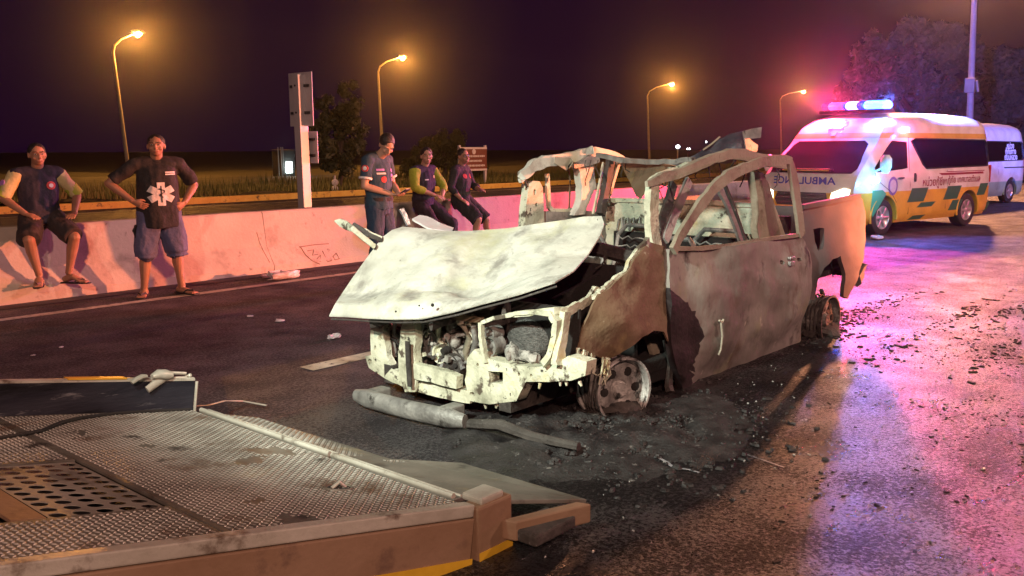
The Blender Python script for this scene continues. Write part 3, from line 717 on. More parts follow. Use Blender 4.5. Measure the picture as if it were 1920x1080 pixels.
# ---- roof members and torn sheets
strip('roof_header', [Fp(1160, 300, -.15), on(1190, 306, 1, 4.2), on(1230, 313, 1, 3.8), on(1268, 318, 1, 3.4), on(1295, 313, 1, 3.15)], [(.035, .03), (.03, .03), (.03, .03), (.03, .03), (.04, .03)], ASH2, jag=.012)
strip('roof_header', [Fp(1120, 291, -.25), on(1170, 301, 1, 4.1), on(1215, 303, 1, 3.7), on(1260, 303, 1, 3.4), on(1300, 299, 1, 3.2)], (.02, .03), GREYM, jag=.012)
strip('roof_rail', [N(1212, 346, .16), N(1240, 334, .16), N(1268, 327, .16), N(1300, 312, .16), N(1335, 297, .16), N(1366, 289, .16), N(1392, 290, .16), N(1430, 300, .16), N(1476, 312, .16)],
      [(.02, .02), (.035, .03), (.035, .03), (.035, .04), (.035, .04), (.04, .04), (.045, .04), (.045, .04), (.03, .03)], TANM, jag=.006)
strip('roof_rail_lip', [N(1262, 334, .2), N(1300, 321, .22), N(1340, 304, .22), N(1380, 299, .22)], (.02, .015), RUST, jag=.008)
def yat(px): return 4.45 + (3.3 - 4.45) * (px - 1158) / (1265 - 1158)
pxpanel('roof_sheet', [(1160, 298), (1190, 300), (1225, 308), (1262, 317), (1258, 332), (1238, 338), (1222, 347), (1212, 358), (1203, 371), (1193, 368), (1186, 352), (1174, 328)],
        lambda x, y: on(x, y, 1, yat(x) - .004 * (y - 310)), RUST, (-.012, -.01, .004), 6, dent=.05, dscale=5)
PZ = 6.9
pxpanel('peeled_roof_sheet', [(1246, 314), (1280, 300), (1312, 285), (1345, 264), (1366, 251), (1392, 246), (1396, 262), (1398, 292), (1360, 300), (1300, 318)],
        lambda x, y: on(x, y, 1, 4.25 - .0035 * (x - 1250)), mat('shaded_blue_sheet', [(0.3, (0.022, 0.026, 0.035)), (0.7, (0.06, 0.075, 0.10))], 3, (.35, .6), .3, .3, 30, layers=[((.2, .19, .2), 9, .62, .72)]), (.008, .012, .0), 9, dent=.05, dscale=4)  # side in shadow: its darkness is put into this sheet colour
pxpanel('folded_sheet_tip', [(1392, 246), (1410, 241), (1429, 238), (1427, 258), (1410, 260), (1396, 263)], lambda x, y: on(x, y, 1, 3.72 - .003 * (x - 1390)), GREYM, (.006, .01, 0), 6, dent=.02)  # same sheet, lit tip painted by a paler grey
pxpanel('lit_sheet_fold', [(1397, 260), (1405, 259), (1412, 266), (1420, 272), (1418, 284), (1410, 292), (1399, 292)], lambda x, y: on(x, y, 1, 3.66), mat('orange_lit_sheet', (.55, .42, .33), 9, (.5, .7), layers=[((.3, .12, .04), 14, .52, .6)]), (.006, .012, 0), 5, dent=.03, dscale=9)  # same sheet: orange light on the fold painted into this pale colour
strip('sheet_edge_wire', [on(1318, 281, 1, 4.0), on(1334, 270, 1, 3.95), on(1350, 256, 1, 3.9)], (.008, .008), TANM)

# ---- near A-pillar (pale post) and window frames
strip('front_pillar', [N(1290, 318, .2), N(1262, 322, .2), N(1236, 331, .18), N(1224, 345, .18), N(1222, 370, .18), N(1222, 410, .18), N(1226, 462, .16)],
      [(.02, .03), (.025, .03), (.03, .03), (.05, .04), (.055, .04), (.055, .04), (.06, .05)], ASH2, ref=(1, 0, 0), jag=.008)
strip('inner_pillar', [N(1262, 345, .4), N(1252, 385, .35), N(1240, 420, .25), N(1240, 470, .2)], (.035, .03), CHAR, ref=(1, 0, 0))
strip('inner_pillar', [N(1292, 338, .25), N(1278, 372, .22), N(1262, 408, .18), N(1246, 452, .14)], (.035, .02), GREYM, ref=(1, 0, 0))
strip('door_window_frame', [N(1262, 470), N(1272, 446), N(1290, 418), N(1312, 385), N(1338, 353), N(1362, 333), N(1392, 316), N(1428, 304), N(1466, 299), N(1482, 301)],
      [(.04, .025), (.035, .025), (.04, .025), (.045, .025), (.045, .025), (.045, .025), (.04, .025), (.04, .025), (.04, .025), (.03, .025)], TANM, jag=.005)
strip('door_window_frame', [N(1479, 298), N(1487, 330), N(1492, 365), N(1497, 400), N(1502, 442)], [(.03, .02), (.055, .025), (.058, .025), (.055, .025), (.06, .025)], TANM, ref=(1, 0, 0), jag=.003)
pxpanel('centre_pillar', [(1416, 322), (1432, 324), (1442, 346), (1452, 380), (1462, 410), (1472, 444), (1424, 455), (1420, 425), (1424, 400), (1422, 360)], lambda x, y: N(x, y, .14 - .0006 * abs(x - 1440)), TANM, (0, .06, 0), 9, dent=.02)
strip('window_channel', [N(1346, 352, .05), N(1362, 380, .05), N(1378, 420, .05), N(1393, 464, .04)], (.022, .02), GREYM, ref=(1, 0, 0))
strip('window_channel', [N(1358, 345, .1), N(1374, 384, .1), N(1388, 425, .1), N(1400, 462, .09)], (.012, .02), CHAR, ref=(1, 0, 0))
strip('window_sill', [N(1262, 466, .03), N(1310, 466, .02), N(1370, 460, .01), N(1430, 449, .01), N(1502, 440, .01)], (.015, .03), TANM)
strip('hanging_wire', [N(1403, 440, .2), N(1408, 452, .15), N(1406, 466, .1)], (.008, .008), ASH2)
strip('hanging_wire', [N(1391, 442, .2), N(1394, 456, .15), N(1397, 468, .1)], (.006, .006), ASH2)

# ---- near door skin
def dplane(x, y):
    p = N(x, y); z = p.z
    p2 = N(x, y, -.035 * math.sin(max(0, min(1, (z - .1) / .85)) * math.pi) + (.10 * max(0, .25 - z) / .25))
    return p2
holes = [hole_ell(1466, 492, 4, 4.5, 8), hole_ell(1499, 487, 3.5, 3.5, 8)]
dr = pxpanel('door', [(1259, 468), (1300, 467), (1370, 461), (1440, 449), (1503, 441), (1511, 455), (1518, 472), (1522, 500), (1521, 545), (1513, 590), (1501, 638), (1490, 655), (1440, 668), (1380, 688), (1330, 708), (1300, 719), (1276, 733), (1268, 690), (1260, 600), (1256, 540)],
             dplane, [DOORM, mat('door_shade', [(.3, (.010, .007, .008)), (.7, (.028, .018, .019))], 5, (.5, .8), 0, .3, 30)], (0, .05, 0), 9, holes, dent=.035, dscale=2.6, lines=[[(1257.6, 543), (1276, 556), (1291, 570), (1306, 592), (1316, 616), (1319, 630), (1314, 644), (1313, 660), (1304, 673), (1300, 690), (1298, 718)]])  # second colour paints the wing's cast shadow on the lower front corner
SHADE_POLY = [(1240, 542), (1257.6, 543), (1276, 556), (1291, 570), (1306, 592), (1316, 616), (1319, 630), (1314, 644), (1313, 660), (1304, 673), (1300, 690), (1298, 718), (1298, 745), (1240, 745)]
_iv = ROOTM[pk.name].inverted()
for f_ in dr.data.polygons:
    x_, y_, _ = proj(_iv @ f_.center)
    f_.material_index = 1 if inpoly((x_, y_), SHADE_POLY) else 0
q = MB(); q.box(N(1483, 494, -.04), (.07, .03, .035)); q.box(N(1484, 483, -.03), (.09, .03, .02)); q.build('handle', ALU, dr, bevel=.006)
q = MB(); 
for pts in ([(1344, 600), (1347, 630), (1344, 655), (1340, 664)], [(1341, 600), (1346, 604), (1349, 598)]): q.tube([dplane(*p) + Vector((0, -.03, 0)) for p in pts], .007, 5)
q.build('paint_run', mat('pale_melt', (.5, .47, .38), 9), dr)
# ---- near front wing
def fplane(x, y):
    p = N(x, y); return N(x, y, -.10 * math.exp(-((x - 1165) / 60) ** 2) * math.exp(-((y - 610) / 55) ** 2) + .05 * max(0, (520 - y) / 80))
wing = pxpanel('front_wing', [(1215, 452), (1248, 462), (1249, 540), (1252, 640), (1246, 622), (1226, 620), (1203, 632), (1171, 658), (1141, 676), (1118, 668), (1086, 654), (1092, 632), (1100, 612), (1112, 572), (1122, 552), (1148, 536), (1168, 518), (1188, 486)],
               fplane, RUST, (0, .012, 0), 9, dent=.03, dscale=4)
strip('wing_lip', [N(1100, 562, .05), N(1122, 552, 0), N(1130, 545, .03), N(1150, 532, .03), N(1170, 514, .03), N(1188, 484, .04), N(1214, 450, .05)], [(.01, .03), (.02, .03), (.025, .02), (.03, .015), (.02, .02), (.02, .02), (.03, .02)], ASH2, wing, jag=.02)
q = MB(); rg = random.Random(4)
for k in range(22):
    x = 1082 + rg.random() * 62; y = 655 + (x - 1082) * .35 + rg.uniform(-4, 4)
    p0 = fplane(x, y); q.tube([p0, p0 + Vector((rg.uniform(-.04, .04), rg.uniform(-.02, .05), -.04 - .06 * rg.random())), p0 + Vector((rg.uniform(-.05, .05), rg.uniform(-.02, .05), -.09 - .07 * rg.random()))], [.010, .007, .003], 5)
o_ = q.build('melted_drip', ASH2, wing); o_['kind'] = 'stuff'
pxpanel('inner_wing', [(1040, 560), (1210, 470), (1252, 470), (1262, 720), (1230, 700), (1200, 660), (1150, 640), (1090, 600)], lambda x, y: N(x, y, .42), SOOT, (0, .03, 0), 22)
pxpanel('wheel_house_strut', [(1212, 627), (1240, 625), (1250, 676), (1230, 680)], lambda x, y: N(x, y, .2), TANM, (0, .03, 0), 8)
strip('sill_strut', [N(1252, 640, .1), N(1254, 690, .08), N(1256, 735, .05)], [(.03, .03), (.02, .02), (.03, .03)], CHAR, ref=(1, 0, 0), jag=.02)
# far wing, mostly hidden, with torn strips sticking out
pxpanel('far_wing', [(700, 520), (760, 440), (880, 445), (880, 640), (700, 640)], lambda x, y: Fp(x, y, .02), CHAR, (0, .02, 0), 20)
q = MB(); q.tube([Fp(628, 414, .25), Fp(638, 417, .2), Fp(650, 423, .1), Fp(663, 430), Fp(680, 445), Fp(702, 462)], [(.006, .006), (.03, .012), (.035, .014), (.02, .012), (.02, .012), (.02, .012)], 6); q.build('torn_strip', ASH2, pk, smooth=60)
q = MB(); q.tube([Fp(662, 420, .1), Fp(676, 432, .05), Fp(690, 440), Fp(716, 450)], [(.015, .01), (.03, .012), (.02, .012), (.015, .01)], 6); q.build('torn_strip', CHAR, pk, smooth=60)
q = MB(); q.tube([Fp(684, 430, .1), Fp(696, 438, .05), Fp(716, 446)], .012, 6); q.build('torn_strip', ASH2, pk, smooth=60)
strip('wiper_arm', [Fp(752, 392, .1), Fp(758, 402, .08), Fp(766, 422, .05)], (.02, .012), ALU, ref=(1, 0, 0))
pxpanel('cowl_scrap', [(772, 413), (786, 409), (800, 412), (826, 422), (850, 430), (846, 438), (810, 434), (792, 424)], lambda x, y: Fp(x, y, -.12 + .012 * (432 - y)), mat('white_scrap', (.72, .72, .72), 6, (.5, .7)), (.004, .0, .012), 7, dent=.03)

# ---- bonnet
hx = 3.58
FL = X(617, 592, hx)
c_front = [FL, X(650, 593, hx), X(690, 596, hx), X(740, 598, hx), X(790, 597, hx + .02), X(850, 584, hx + .08), X(900, 570, hx + .14), X(970, 552, hx + .22), X(1040, 529, hx + .32)]
NF = c_front[-1]
RR = on(1128, 405, 1, 3.28)
d_near = [NF, on(1075, 508, 1, NF.y + .02), on(1102, 478, 1, 3.2), on(1126, 440, 1, 3.24), on(1133, 420, 1, 3.26), RR]
RF = on(755, 425, 1, 4.72)
d_far = [FL, on(628, 570, 1, FL.y - .04), on(640, 552, 1, 4.80), on(660, 522, 1, 4.78), on(690, 480, 1, 4.75), on(718, 444, 1, 4.72), on(735, 431, 1, 4.72), RF]
def ry(px): return 4.72 + (3.28 - 4.72) * (px - 755) / (1128 - 755)
c_rear = [RF] + [on(px, py, 1, ry(px)) for px, py in ((790, 428), (830, 433), (880, 433), (950, 428), (1010, 419), (1060, 412), (1095, 406))] + [RR]
V, F = coons(c_front, c_rear, d_far, d_near, 56, 40)
nv = []
for j in range(41):
    for i in range(57):
        p = Vector(V[j * 57 + i]); u, v = i / 56, j / 40
        w = math.sin(math.pi * min(1, max(0, u))) * math.sin(math.pi * v)
        dz = .045 * w - .085 * math.exp(-((u - .72 + .25 * v) / .13) ** 2) * math.sin(math.pi * v) + .035 * math.exp(-((u - .35) / .12) ** 2) * math.sin(math.pi * v)
        dz += w * (.045 * fbm(p, 2.6) + .014 * fbm(p, 9)) + .02 * math.exp(-((v - .12) / .05) ** 2) * w
        p.z += dz; p.x -= .03 * w
        nv.append(p)
q = MB(); q.solid(nv, F, (0.004, 0, -.007)); hood = q.build('bonnet', ASH, pk, smooth=60)
q = MB(); q.tube([Vector(p) + Vector((.02, 0, -.025)) for p in c_front], [(.006, .004)] * len(c_front), 6); q.tube([Vector(p) + Vector((.0, .03, -.02)) for p in d_near], .006, 6); q.build('bonnet_edge', CHAR, hood, smooth=60)
q = MB()
for i in range(3):
    u = (.2, .5, .8)[i]; a = Vector(nv[int(u * 56) + 4 * 57]); b_ = Vector(nv[int((.35 + .3 * u) * 56) + 34 * 57]); q.tube([a + Vector((0, 0, -.12)), a.lerp(b_, .5) + Vector((0, 0, -.26)), b_ + Vector((0, 0, -.13))], (.04, .015), 6)
q.build('bonnet_brace', CHAR, hood)
for px, py in ((811, 572), (742, 584), (786, 573)):
    q = MB(); q.ball(X(px, py, hx + .02), .006 if px != 811 else .011, 6, 4); q.build('bolt_hole', SOOT, hood)

# ---- front frame (radiator support)
fx = 3.80
def FXp(px, py, d=0.0): return X(px, py, fx + d)
def fpanel(name, poly, mats, th=.05, holes=(), d=0.0, parent=None, step=8, dent=.012):
    return pxpanel(name, poly, lambda x, y: FXp(x, y, d), mats, (th, 0, 0), step, holes, parent or pk, dent, 9)
fpanel('side_post', [(698, 598), (718, 598), (720, 640), (723, 668), (734, 690), (716, 700), (700, 684), (694, 640)], ASH2, .05, [hole_ell(712, 632, 3, 6, 8), hole_ell(704, 652, 2.5, 5, 8)])
fpanel('lower_crossmember', [(685, 668), (700, 665), (726, 686), (772, 712), (830, 724), (880, 733), (880, 757), (820, 745), (760, 728), (715, 706), (690, 690)], ASH2, .08, [hole_ell(694, 677, 4, 4.5, 8)])
strip('lower_rail', [FXp(778, 694, -.02), FXp(812, 701, -.02), FXp(862, 716, -.02)], [(.055, .04), (.05, .04), (.055, .04)], ASH2, ref=(0, 0, 1), jag=.006)
fpanel('latch_post', [(752, 622), (757, 600), (776, 600), (780, 625), (776, 660), (781, 700), (778, 735), (760, 735), (748, 700), (746, 660)], ASH2, .06, d=-.03)
strip('latch_groove', [FXp(764, 640, -.075), FXp(765, 670, -.075), FXp(768, 725, -.075)], (.02, .008), CHAR, ref=(0, 1, 0))
cb = fpanel('corner_block', [(876, 672), (890, 655), (910, 672), (968, 685), (1008, 688), (1040, 684), (1064, 668), (1100, 678), (1098, 704), (1070, 714), (1030, 716), (985, 716), (968, 752), (918, 758), (880, 752), (872, 712)], ASH2, .09,
            [[(915, 696), (943, 698), (944, 719), (916, 718)], hole_ell(896, 684, 2.5, 4, 8), hole_ell(884, 738, 4, 3, 8), hole_ell(972, 702, 2.5, 4, 8), hole_ell(996, 704, 2.5, 3.5, 8)])
strip('headlamp_ring', [FXp(905, 604), FXp(935, 594), FXp(968, 588), FXp(1004, 585), FXp(1036, 588), FXp(1046, 602), FXp(1044, 630), FXp(1036, 664), FXp(1022, 682)],
      [(.02, .02), (.022, .02), (.022, .02), (.022, .02), (.03, .025), (.04, .03), (.035, .03), (.04, .03), (.045, .03)], ASH2, ref=(1, 0, 0), jag=.006)
strip('headlamp_ring', [FXp(902, 604), FXp(903, 630), FXp(908, 662), FXp(912, 680)], (.018, .02), ASH2, ref=(1, 0, 0), jag=.006)
strip('upper_support', [FXp(930, 598), FXp(980, 586), FXp(1040, 584), N(1066, 582, .02), N(1085, 574, .02), N(1108, 560, .02), N(1120, 545, .05)], [(.012, .02), (.015, .02), (.02, .02), (.03, .02), (.025, .02), (.03, .02), (.03, .02)], ASH2, jag=.012)
strip('corner_post', [N(1060, 584, .0), N(1056, 620, .0), N(1050, 655, .0), N(1046, 684, .0)], [(.03, .03), (.03, .03), (.035, .03), (.05, .03)], ASH2, ref=(1, 0, 0), jag=.004)
strip('upper_rail', [FXp(698, 596, .05), FXp(760, 596, .06), FXp(830, 592, .08), FXp(905, 600, .05)], (.02, .02), RUST, jag=.01)
q = MB()
for k in range(9):
    rg2 = random.Random(k); x = 880 + rg2.random() * 215; y = 712 + rg2.uniform(-2, 8) if x < 985 else 712 + rg2.uniform(-6, 4)
    if x < 970: y = 752 + rg2.uniform(0, 4)
    p0 = FXp(x, y, .03); q.tube([p0, p0 + Vector((0, rg2.uniform(-.02, .02), -.02 - .03 * rg2.random()))], [.012, .006], 5)
o_ = q.build('melted_drip', ASH2, cb); o_['kind'] = 'stuff'

# ---- engine: block, pulleys, hoses, ash covered castings
eng = MB(); eng.box((4.25, 3.95, .42), (.5, .62, .45)); eng.box((4.28, 3.92, .66), (.45, .42, .14))
eb = eng.build('engine_block', CHAR, pk, bevel=.03)
def pulley(px, py, r, d, m_=GREYM, parent=eb):
    c = FXp(px, py, d); q = MB(); q.lathe([(r * .25, -.05), (r * .3, -.02), (r * .8, -.015), (r * .86, -.04), (r, -.045), (r, .0), (r * .93, .012), (r, .025), (r, .05), (0, .05)], c, (1, 0, 0), 20); q.lathe([(0, -.06), (r * .22, -.055), (r * .25, -.03)], c, (1, 0, 0), 10)
    return q.build('pulley', m_, parent, smooth=50)
pulley(850, 690, .10, .12, CHAR); pulley(812, 640, .085, .16); pulley(832, 662, .06, .12, ASH2); pulley(925, 648, .06, .10); pulley(925, 625, .045, .12)
strip('belt_arc', [FXp(828, 690, .09), FXp(832, 676, .09), FXp(846, 668, .09), FXp(860, 674, .09), FXp(868, 692, .09)], (.012, .02), ALU, eb, ref=(1, 0, 0))
rg = random.Random(12)
q = MB()
for k in range(60):
    x = rg.uniform(726, 898); y = rg.uniform(598, 672); d = rg.uniform(.12, .3)
    q.ball(FXp(x, y, d), (rg.uniform(.02, .05), rg.uniform(.02, .05), rg.uniform(.02, .055)), 8, 5)
for k in range(34):
    x = rg.uniform(722, 900); y = rg.uniform(598, 668); d = rg.uniform(.08, .25)
    p0 = FXp(x, y, d); q.tube([p0, p0 + Vector((.02, rg.uniform(-.1, .1), rg.uniform(-.08, .08))), p0 + Vector((.05, rg.uniform(-.15, .15), rg.uniform(-.15, .05)))], rg.uniform(.008, .02), 6)
o_ = q.build('ash_covered_casting', mat('engine_ash', [(0.3, (.12, .11, .10)), (.55, (.38, .37, .34)), (.75, (.58, .57, .53))], 11, (.5, .9), .1, .5, 60, layers=[((.04, .035, .03), 13, .52, .62)]), eb, smooth=60); o_['kind'] = 'stuff'
for pts, w, m_ in (([(858, 600), (872, 612), (880, 636), (872, 660), (880, 690)], .022, TANM), ([(836, 598), (822, 612), (824, 640), (838, 655)], .018, ASH2), ([(740, 604), (738, 640), (742, 668)], .014, GREYM), ([(888, 610), (892, 640), (886, 668)], .02, GREYM),
                   ([(726, 640), (736, 648), (738, 672)], .01, RUST), ([(795, 600), (790, 625), (800, 650), (796, 690)], .014, GREYM)):
    q = MB(); q.tube([FXp(x, y, .08 + .02 * i) for i, (x, y) in enumerate(pts)], w, 8); q.build('pipe', m_, eb, smooth=60)
for k in range(46):
    x = rg.uniform(726, 900); y = rg.uniform(602, 704); d = rg.uniform(.05, .22)
    if 750 < x < 782: continue
    q = MB(); c = FXp(x, y, d); w_ = rg.uniform(.012, .035)
    if k % 3 == 0: q.box(c, (w_, w_ * rg.uniform(.8, 2.2), w_ * rg.uniform(.6, 2)), Matrix.Rotation(rg.uniform(-.6, .6), 3, 'X'))
    elif k % 3 == 1: q.lathe([(0, -w_), (w_ * .8, -w_), (w_ * .9, -w_ * .3), (w_ * .5, 0), (w_, w_ * .2), (w_, w_), (0, w_)], c, (1, rg.uniform(-.5, .5), rg.uniform(-.4, .4)), 10)
    else: q.tube([c + Vector((0, w_ * 2 * math.cos(a), w_ * 2 * math.sin(a))) for a in [j * .7 for j in range(7)]], w_ * .3, 6)
    q.build('engine_fitting', (CHAR, GREYM, MATS['engine_ash'], SOOT, ASH2)[k % 5], eb, smooth=40)
# battery / filter drum inside the headlamp opening
c = FXp(1000, 632, .22); q = MB()
vs = []
q.ball(c, (.13, .17, .125), 22, 14); q.v = [tuple(Vector(v) + (Vector(v) - c).normalized() * .012 * fbm(v, 24)) for v in q.v]
dm = q.build('filter_drum', mat('wound_wire', [(.3, (.05, .05, .05)), (.7, (.22, .22, .21))], 40, (.3, .6), .4, .8, 90, (1, 1, 2.5)), pk, smooth=80)
q = MB(); q.ball(FXp(985, 666, .12), (.05, .11, .035), 18, 12); q.ball(FXp(962, 660, .1), (.05, .05, .05), 14, 9); q.v = [tuple(Vector(v) + Vector((1, 1, 1)) * .035 * fbm(v, 22)) for v in q.v]; q.build('ash_heap', MATS['engine_ash'], dm, smooth=80)
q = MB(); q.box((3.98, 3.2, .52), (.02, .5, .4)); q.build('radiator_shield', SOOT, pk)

# ---- wheels: bare rims, tyres burnt away
BURNTR = mat('burnt_rim', [(0.3, (.035, .03, .028)), (.55, (.16, .15, .14)), (.75, (.50, .49, .46))], 7, (.4, .75), .3, .6, 40, layers=[((.02, .018, .017), 10, .52, .62)])
def rim(c, rr, w, out_, tilt=0.0, mt=None):
    mt = mt or BURNTR; c = Vector(c); ax = Vector((tilt, out_, 0)).normalized()
    q = MB(); q.lathe([(rr * .93, -w * .5), (rr, -w * .5), (rr, -w * .42), (rr * .9, -w * .36), (rr * .86, -w * .05), (rr * .9, w * .3), (rr, w * .4), (rr, w * .5), (rr * .93, w * .5), (rr * .86, w * .36), (rr * .8, -w * .4), (rr * .93, -w * .5)], c, ax, 30)
    o = q.build('wheel', mt, pk, smooth=50)
    q = MB(); x = ax.orthogonal().normalized(); y = ax.cross(x)
    q.lathe([(0, w * .34), (rr * .22, w * .36), (rr * .30, w * .22), (rr * .60, w * .30), (rr * .88, w * .24), (rr * .88, w * .16), (0, w * .1)], c, ax, 26, wob=.05); q.build('wheel_face', mt, o, smooth=40)
    for k in range(6):
        a = k * math.pi / 3 + .3; d = x * math.cos(a) + y * math.sin(a); q = MB()
        q.lathe([(0, .004), (rr * .13, .002), (rr * .14, -.01)], c + d * rr * .58 + ax * w * .31, ax, 9); q.build('wheel_opening', SOOT, o)
    q = MB()
    for k in range(5): q.tube([c + ax * (w * (-.35 + .17 * k)) + (x * math.cos(t) + y * math.sin(t)) * (rr * (.95 + .05 * math.sin(5 * t + k))) for t in [j * .35 for j in range(18)]], .006, 5, closed=True)
    o2 = q.build('tyre_wire', CHAR, o); o2['kind'] = 'stuff'
    q = MB(); q.ball((c.x + .02, c.y, .02), (.24, .16, .07), 16, 8); q.v = [tuple(Vector(v) + Vector((1, 1, .5)) * .07 * fbm(v, 7)) for v in q.v]; q.v = [(a_, b_, max(.002, z_)) for a_, b_, z_ in q.v]; q.build('tyre_residue', CHAR, o)
    return o
rim(N(1150, 726, .09), .205, .22, -1, tilt=-.30, mt=mat('pale_burnt_rim', [(0.3, (.10, .09, .09)), (.5, (.45, .44, .42)), (.75, (.66, .65, .62))], 5, (.35, .6), .3, .5, 40, (1, 3, 1), layers=[((.03, .027, .025), 9, .52, .60)]))
rim(N(1537, 598, .10), .215, .20, -1)
rim((4.34, 4.55, .19), .215, .20, 1); rim((7.35, 4.55, .19), .215, .20, 1)
q = MB(); q.tube([N(1190, 700, .3), N(1172, 735, .3), N(1140, 752, .35)], .035, 8); q.tube([N(1120, 715, .25), N(1165, 712, .25)], .03, 8); q.tube([N(1100, 735, .4), N(1080, 745, .6), (4.2, 4.2, .2)], .03, 8); q.build('suspension_arm', CHAR, pk, smooth=60)

# ---- loose wires and cable stubs left hanging in the shell
q = MB(); rw_ = random.Random(31)
for (px, py, d, n_) in ((1120, 300, 1.6, 3), (1180, 306, 1.2, 4), (1250, 322, .3, 4), (1330, 305, .2, 3), (1400, 296, .2, 3), (1300, 470, .3, 5), (1010, 345, 1.8, 2), (1150, 470, .4, 5), (1080, 600, .3, 6), (1220, 500, .25, 4), (1470, 318, .1, 2), (1540, 480, .15, 2)):
    for k in range(n_):
        p = N(px + rw_.uniform(-22, 22), py, d); L_ = rw_.uniform(.08, .28); sw = rw_.uniform(-.1, .1)
        q.tube([p, p + Vector((sw * .3, rw_.uniform(-.02, .02), -L_ * .4)), p + Vector((sw, rw_.uniform(-.03, .03), -L_ * .75)), p + Vector((sw * 1.6, rw_.uniform(-.04, .04), -L_ * .9))], .0045, 4)
o_ = q.build('loose_wire', CHAR, pk); o_['kind'] = 'stuff'
# ---- load bed
BEDM = mat('scorched_bed_paint', [(0.3, (0.07, 0.064, 0.066)), (0.6, (0.135, 0.125, 0.128)), (0.8, (0.19, 0.175, 0.178))], 1.6, (0.6, 0.85), 0.15, 0.12, 25, layers=[((.20, .12, .08), 2.5, .58, .75), ((.08, .06, .06), 6, .64, .72)])
def bplane(x, y):
    p = N(x, y); z = p.z
    fl = .10 * math.exp(-(((x - 1562) / 40) ** 2 + ((y - 505) / 60) ** 2))
    return N(x, y, .05 - fl - .03 * math.sin(max(0, min(1, (z - .3) / .85)) * math.pi) + .12 * max(0, (x - 1608) / 18) ** 1.5)
bed = pxpanel('bed_side', [(1503, 389), (1560, 378), (1608, 368), (1616, 374), (1622, 398), (1625, 440), (1621, 488), (1606, 528), (1590, 560), (1581, 556), (1587, 514), (1578, 480), (1561, 486), (1546, 502), (1534, 526), (1526, 562), (1514, 562), (1504, 500)],
              bplane, BEDM, (0, .035, 0), 9, [[(1523, 430), (1533, 427), (1544, 428), (1543, 448), (1541, 466), (1533, 471), (1527, 452)]], dent=.02, dscale=3)
strip('bed_rail', [N(1503, 388, .05), N(1560, 377, .05), N(1609, 367, .06)], [(.02, .04)] * 3, BEDM, bed)
b0, b1 = N(1505, 392, .05).x, N(1612, 370, .05).x
q = MB(); q.box(((b0 + b1) / 2, 4.62, .78), (b1 - b0, .05, .7)); q.build('far_bed_side', BEDM, pk, bevel=.015)
q = MB(); q.box((b1 + .02, 3.85, .74), (.05, 1.45, .62)); q.build('tailgate', BEDM, pk, bevel=.015)
q = MB(); q.box(((b0 + b1) / 2, 3.85, .5), (b1 - b0, 1.5, .05)); q.box((b0, 3.85, .75), (.04, 1.5, .6)); q.build('bed_floor', CHAR, pk)
strip('rear_bumper', [N(1604, 536, .05), N(1611, 524, .02), N(1620, 506, .05), (8.42, 3.3, .55), (8.45, 3.9, .56), (8.42, 4.5, .55)], [(.02, .02), (.05, .02), (.06, .025), (.07, .03), (.07, .03), (.07, .03)], BEDM)
q = MB(); q.tube([N(1500, 642, .25), N(1516, 638, .2)], .03, 8); q.build('pale_pipe_stub', mat('pale_pink_plastic', (.6, .42, .38), 8), pk)
q = MB(); q.tube([(7.35, 3.2, .2), (7.35, 4.5, .2)], .06, 8); q.tube([N(1540, 545, .1), N(1548, 565, .2), N(1556, 580, .3)], .02, 6); q.build('rear_axle', CHAR, pk)
# ================================================================ RESCUE VANS
def lerp_tab(tab, z):
    if z <= tab[0][0]: return tab[0][1]
    for (a, b), (c, d) in zip(tab, tab[1:]):
        if z <= c:
            t = (z - a) / (c - a); t = t * t * (3 - 2 * t) * .35 + t * .65
            return b + (d - b) * t
    return tab[-1][1]
# side profile of a high roof van: x grows to the front (local +x = forward), y to its left, z up
VL = 4.95
FRONT = [(0.22, 2.40), (0.32, 2.50), (0.55, 2.535), (0.85, 2.50), (1.06, 2.42), (1.12, 2.36), (1.40, 2.06), (1.70, 1.74), (1.76, 1.69), (1.95, 1.52), (2.12, 1.28), (2.22, 0.98), (2.27, 0.55)]
REAR = [(0.22, -2.38), (0.45, -2.44), (1.0, -2.44), (1.9, -2.36), (2.12, -2.28), (2.22, -2.10), (2.27, -1.7)]
HALF = [(z, h * 1.06) for z, h in [(0.22, 0.84), (0.34, 0.885), (0.70, 0.90), (1.05, 0.895), (1.20, 0.875), (1.75, 0.82), (2.0, 0.775), (2.13, 0.69), (2.22, 0.52), (2.27, 0.25)]]
def vx(z): return lerp_tab(FRONT, z)
def vr(z): return lerp_tab(REAR, z)
def vh(z): return lerp_tab(HALF, z)
def van_side(x, z, s, off=0.0):
    """point on the side surface; s = +1 left, -1 right"""
    h = vh(z); rf = 0.42 if z < 1.1 else 0.36; f = vx(z); r = vr(z); y = h
    if x > f - rf: y = h - rf * .55 * (1 - math.sqrt(max(0, 1 - ((x - f + rf) / rf) ** 2)))
    if x < r + .18: y = h - .18 * (1 - math.sqrt(max(0, 1 - ((r + .18 - x) / .18) ** 2)))
    return Vector((x, s * (y + off), z))
def van_front(y, z, off=0.0):
    h = vh(z); f = vx(z); t = min(1, abs(y) / h); rf = .30
    return Vector((f - rf * .9 * t ** 2.6 * .55 - .0 + off, y, z + off * .4))
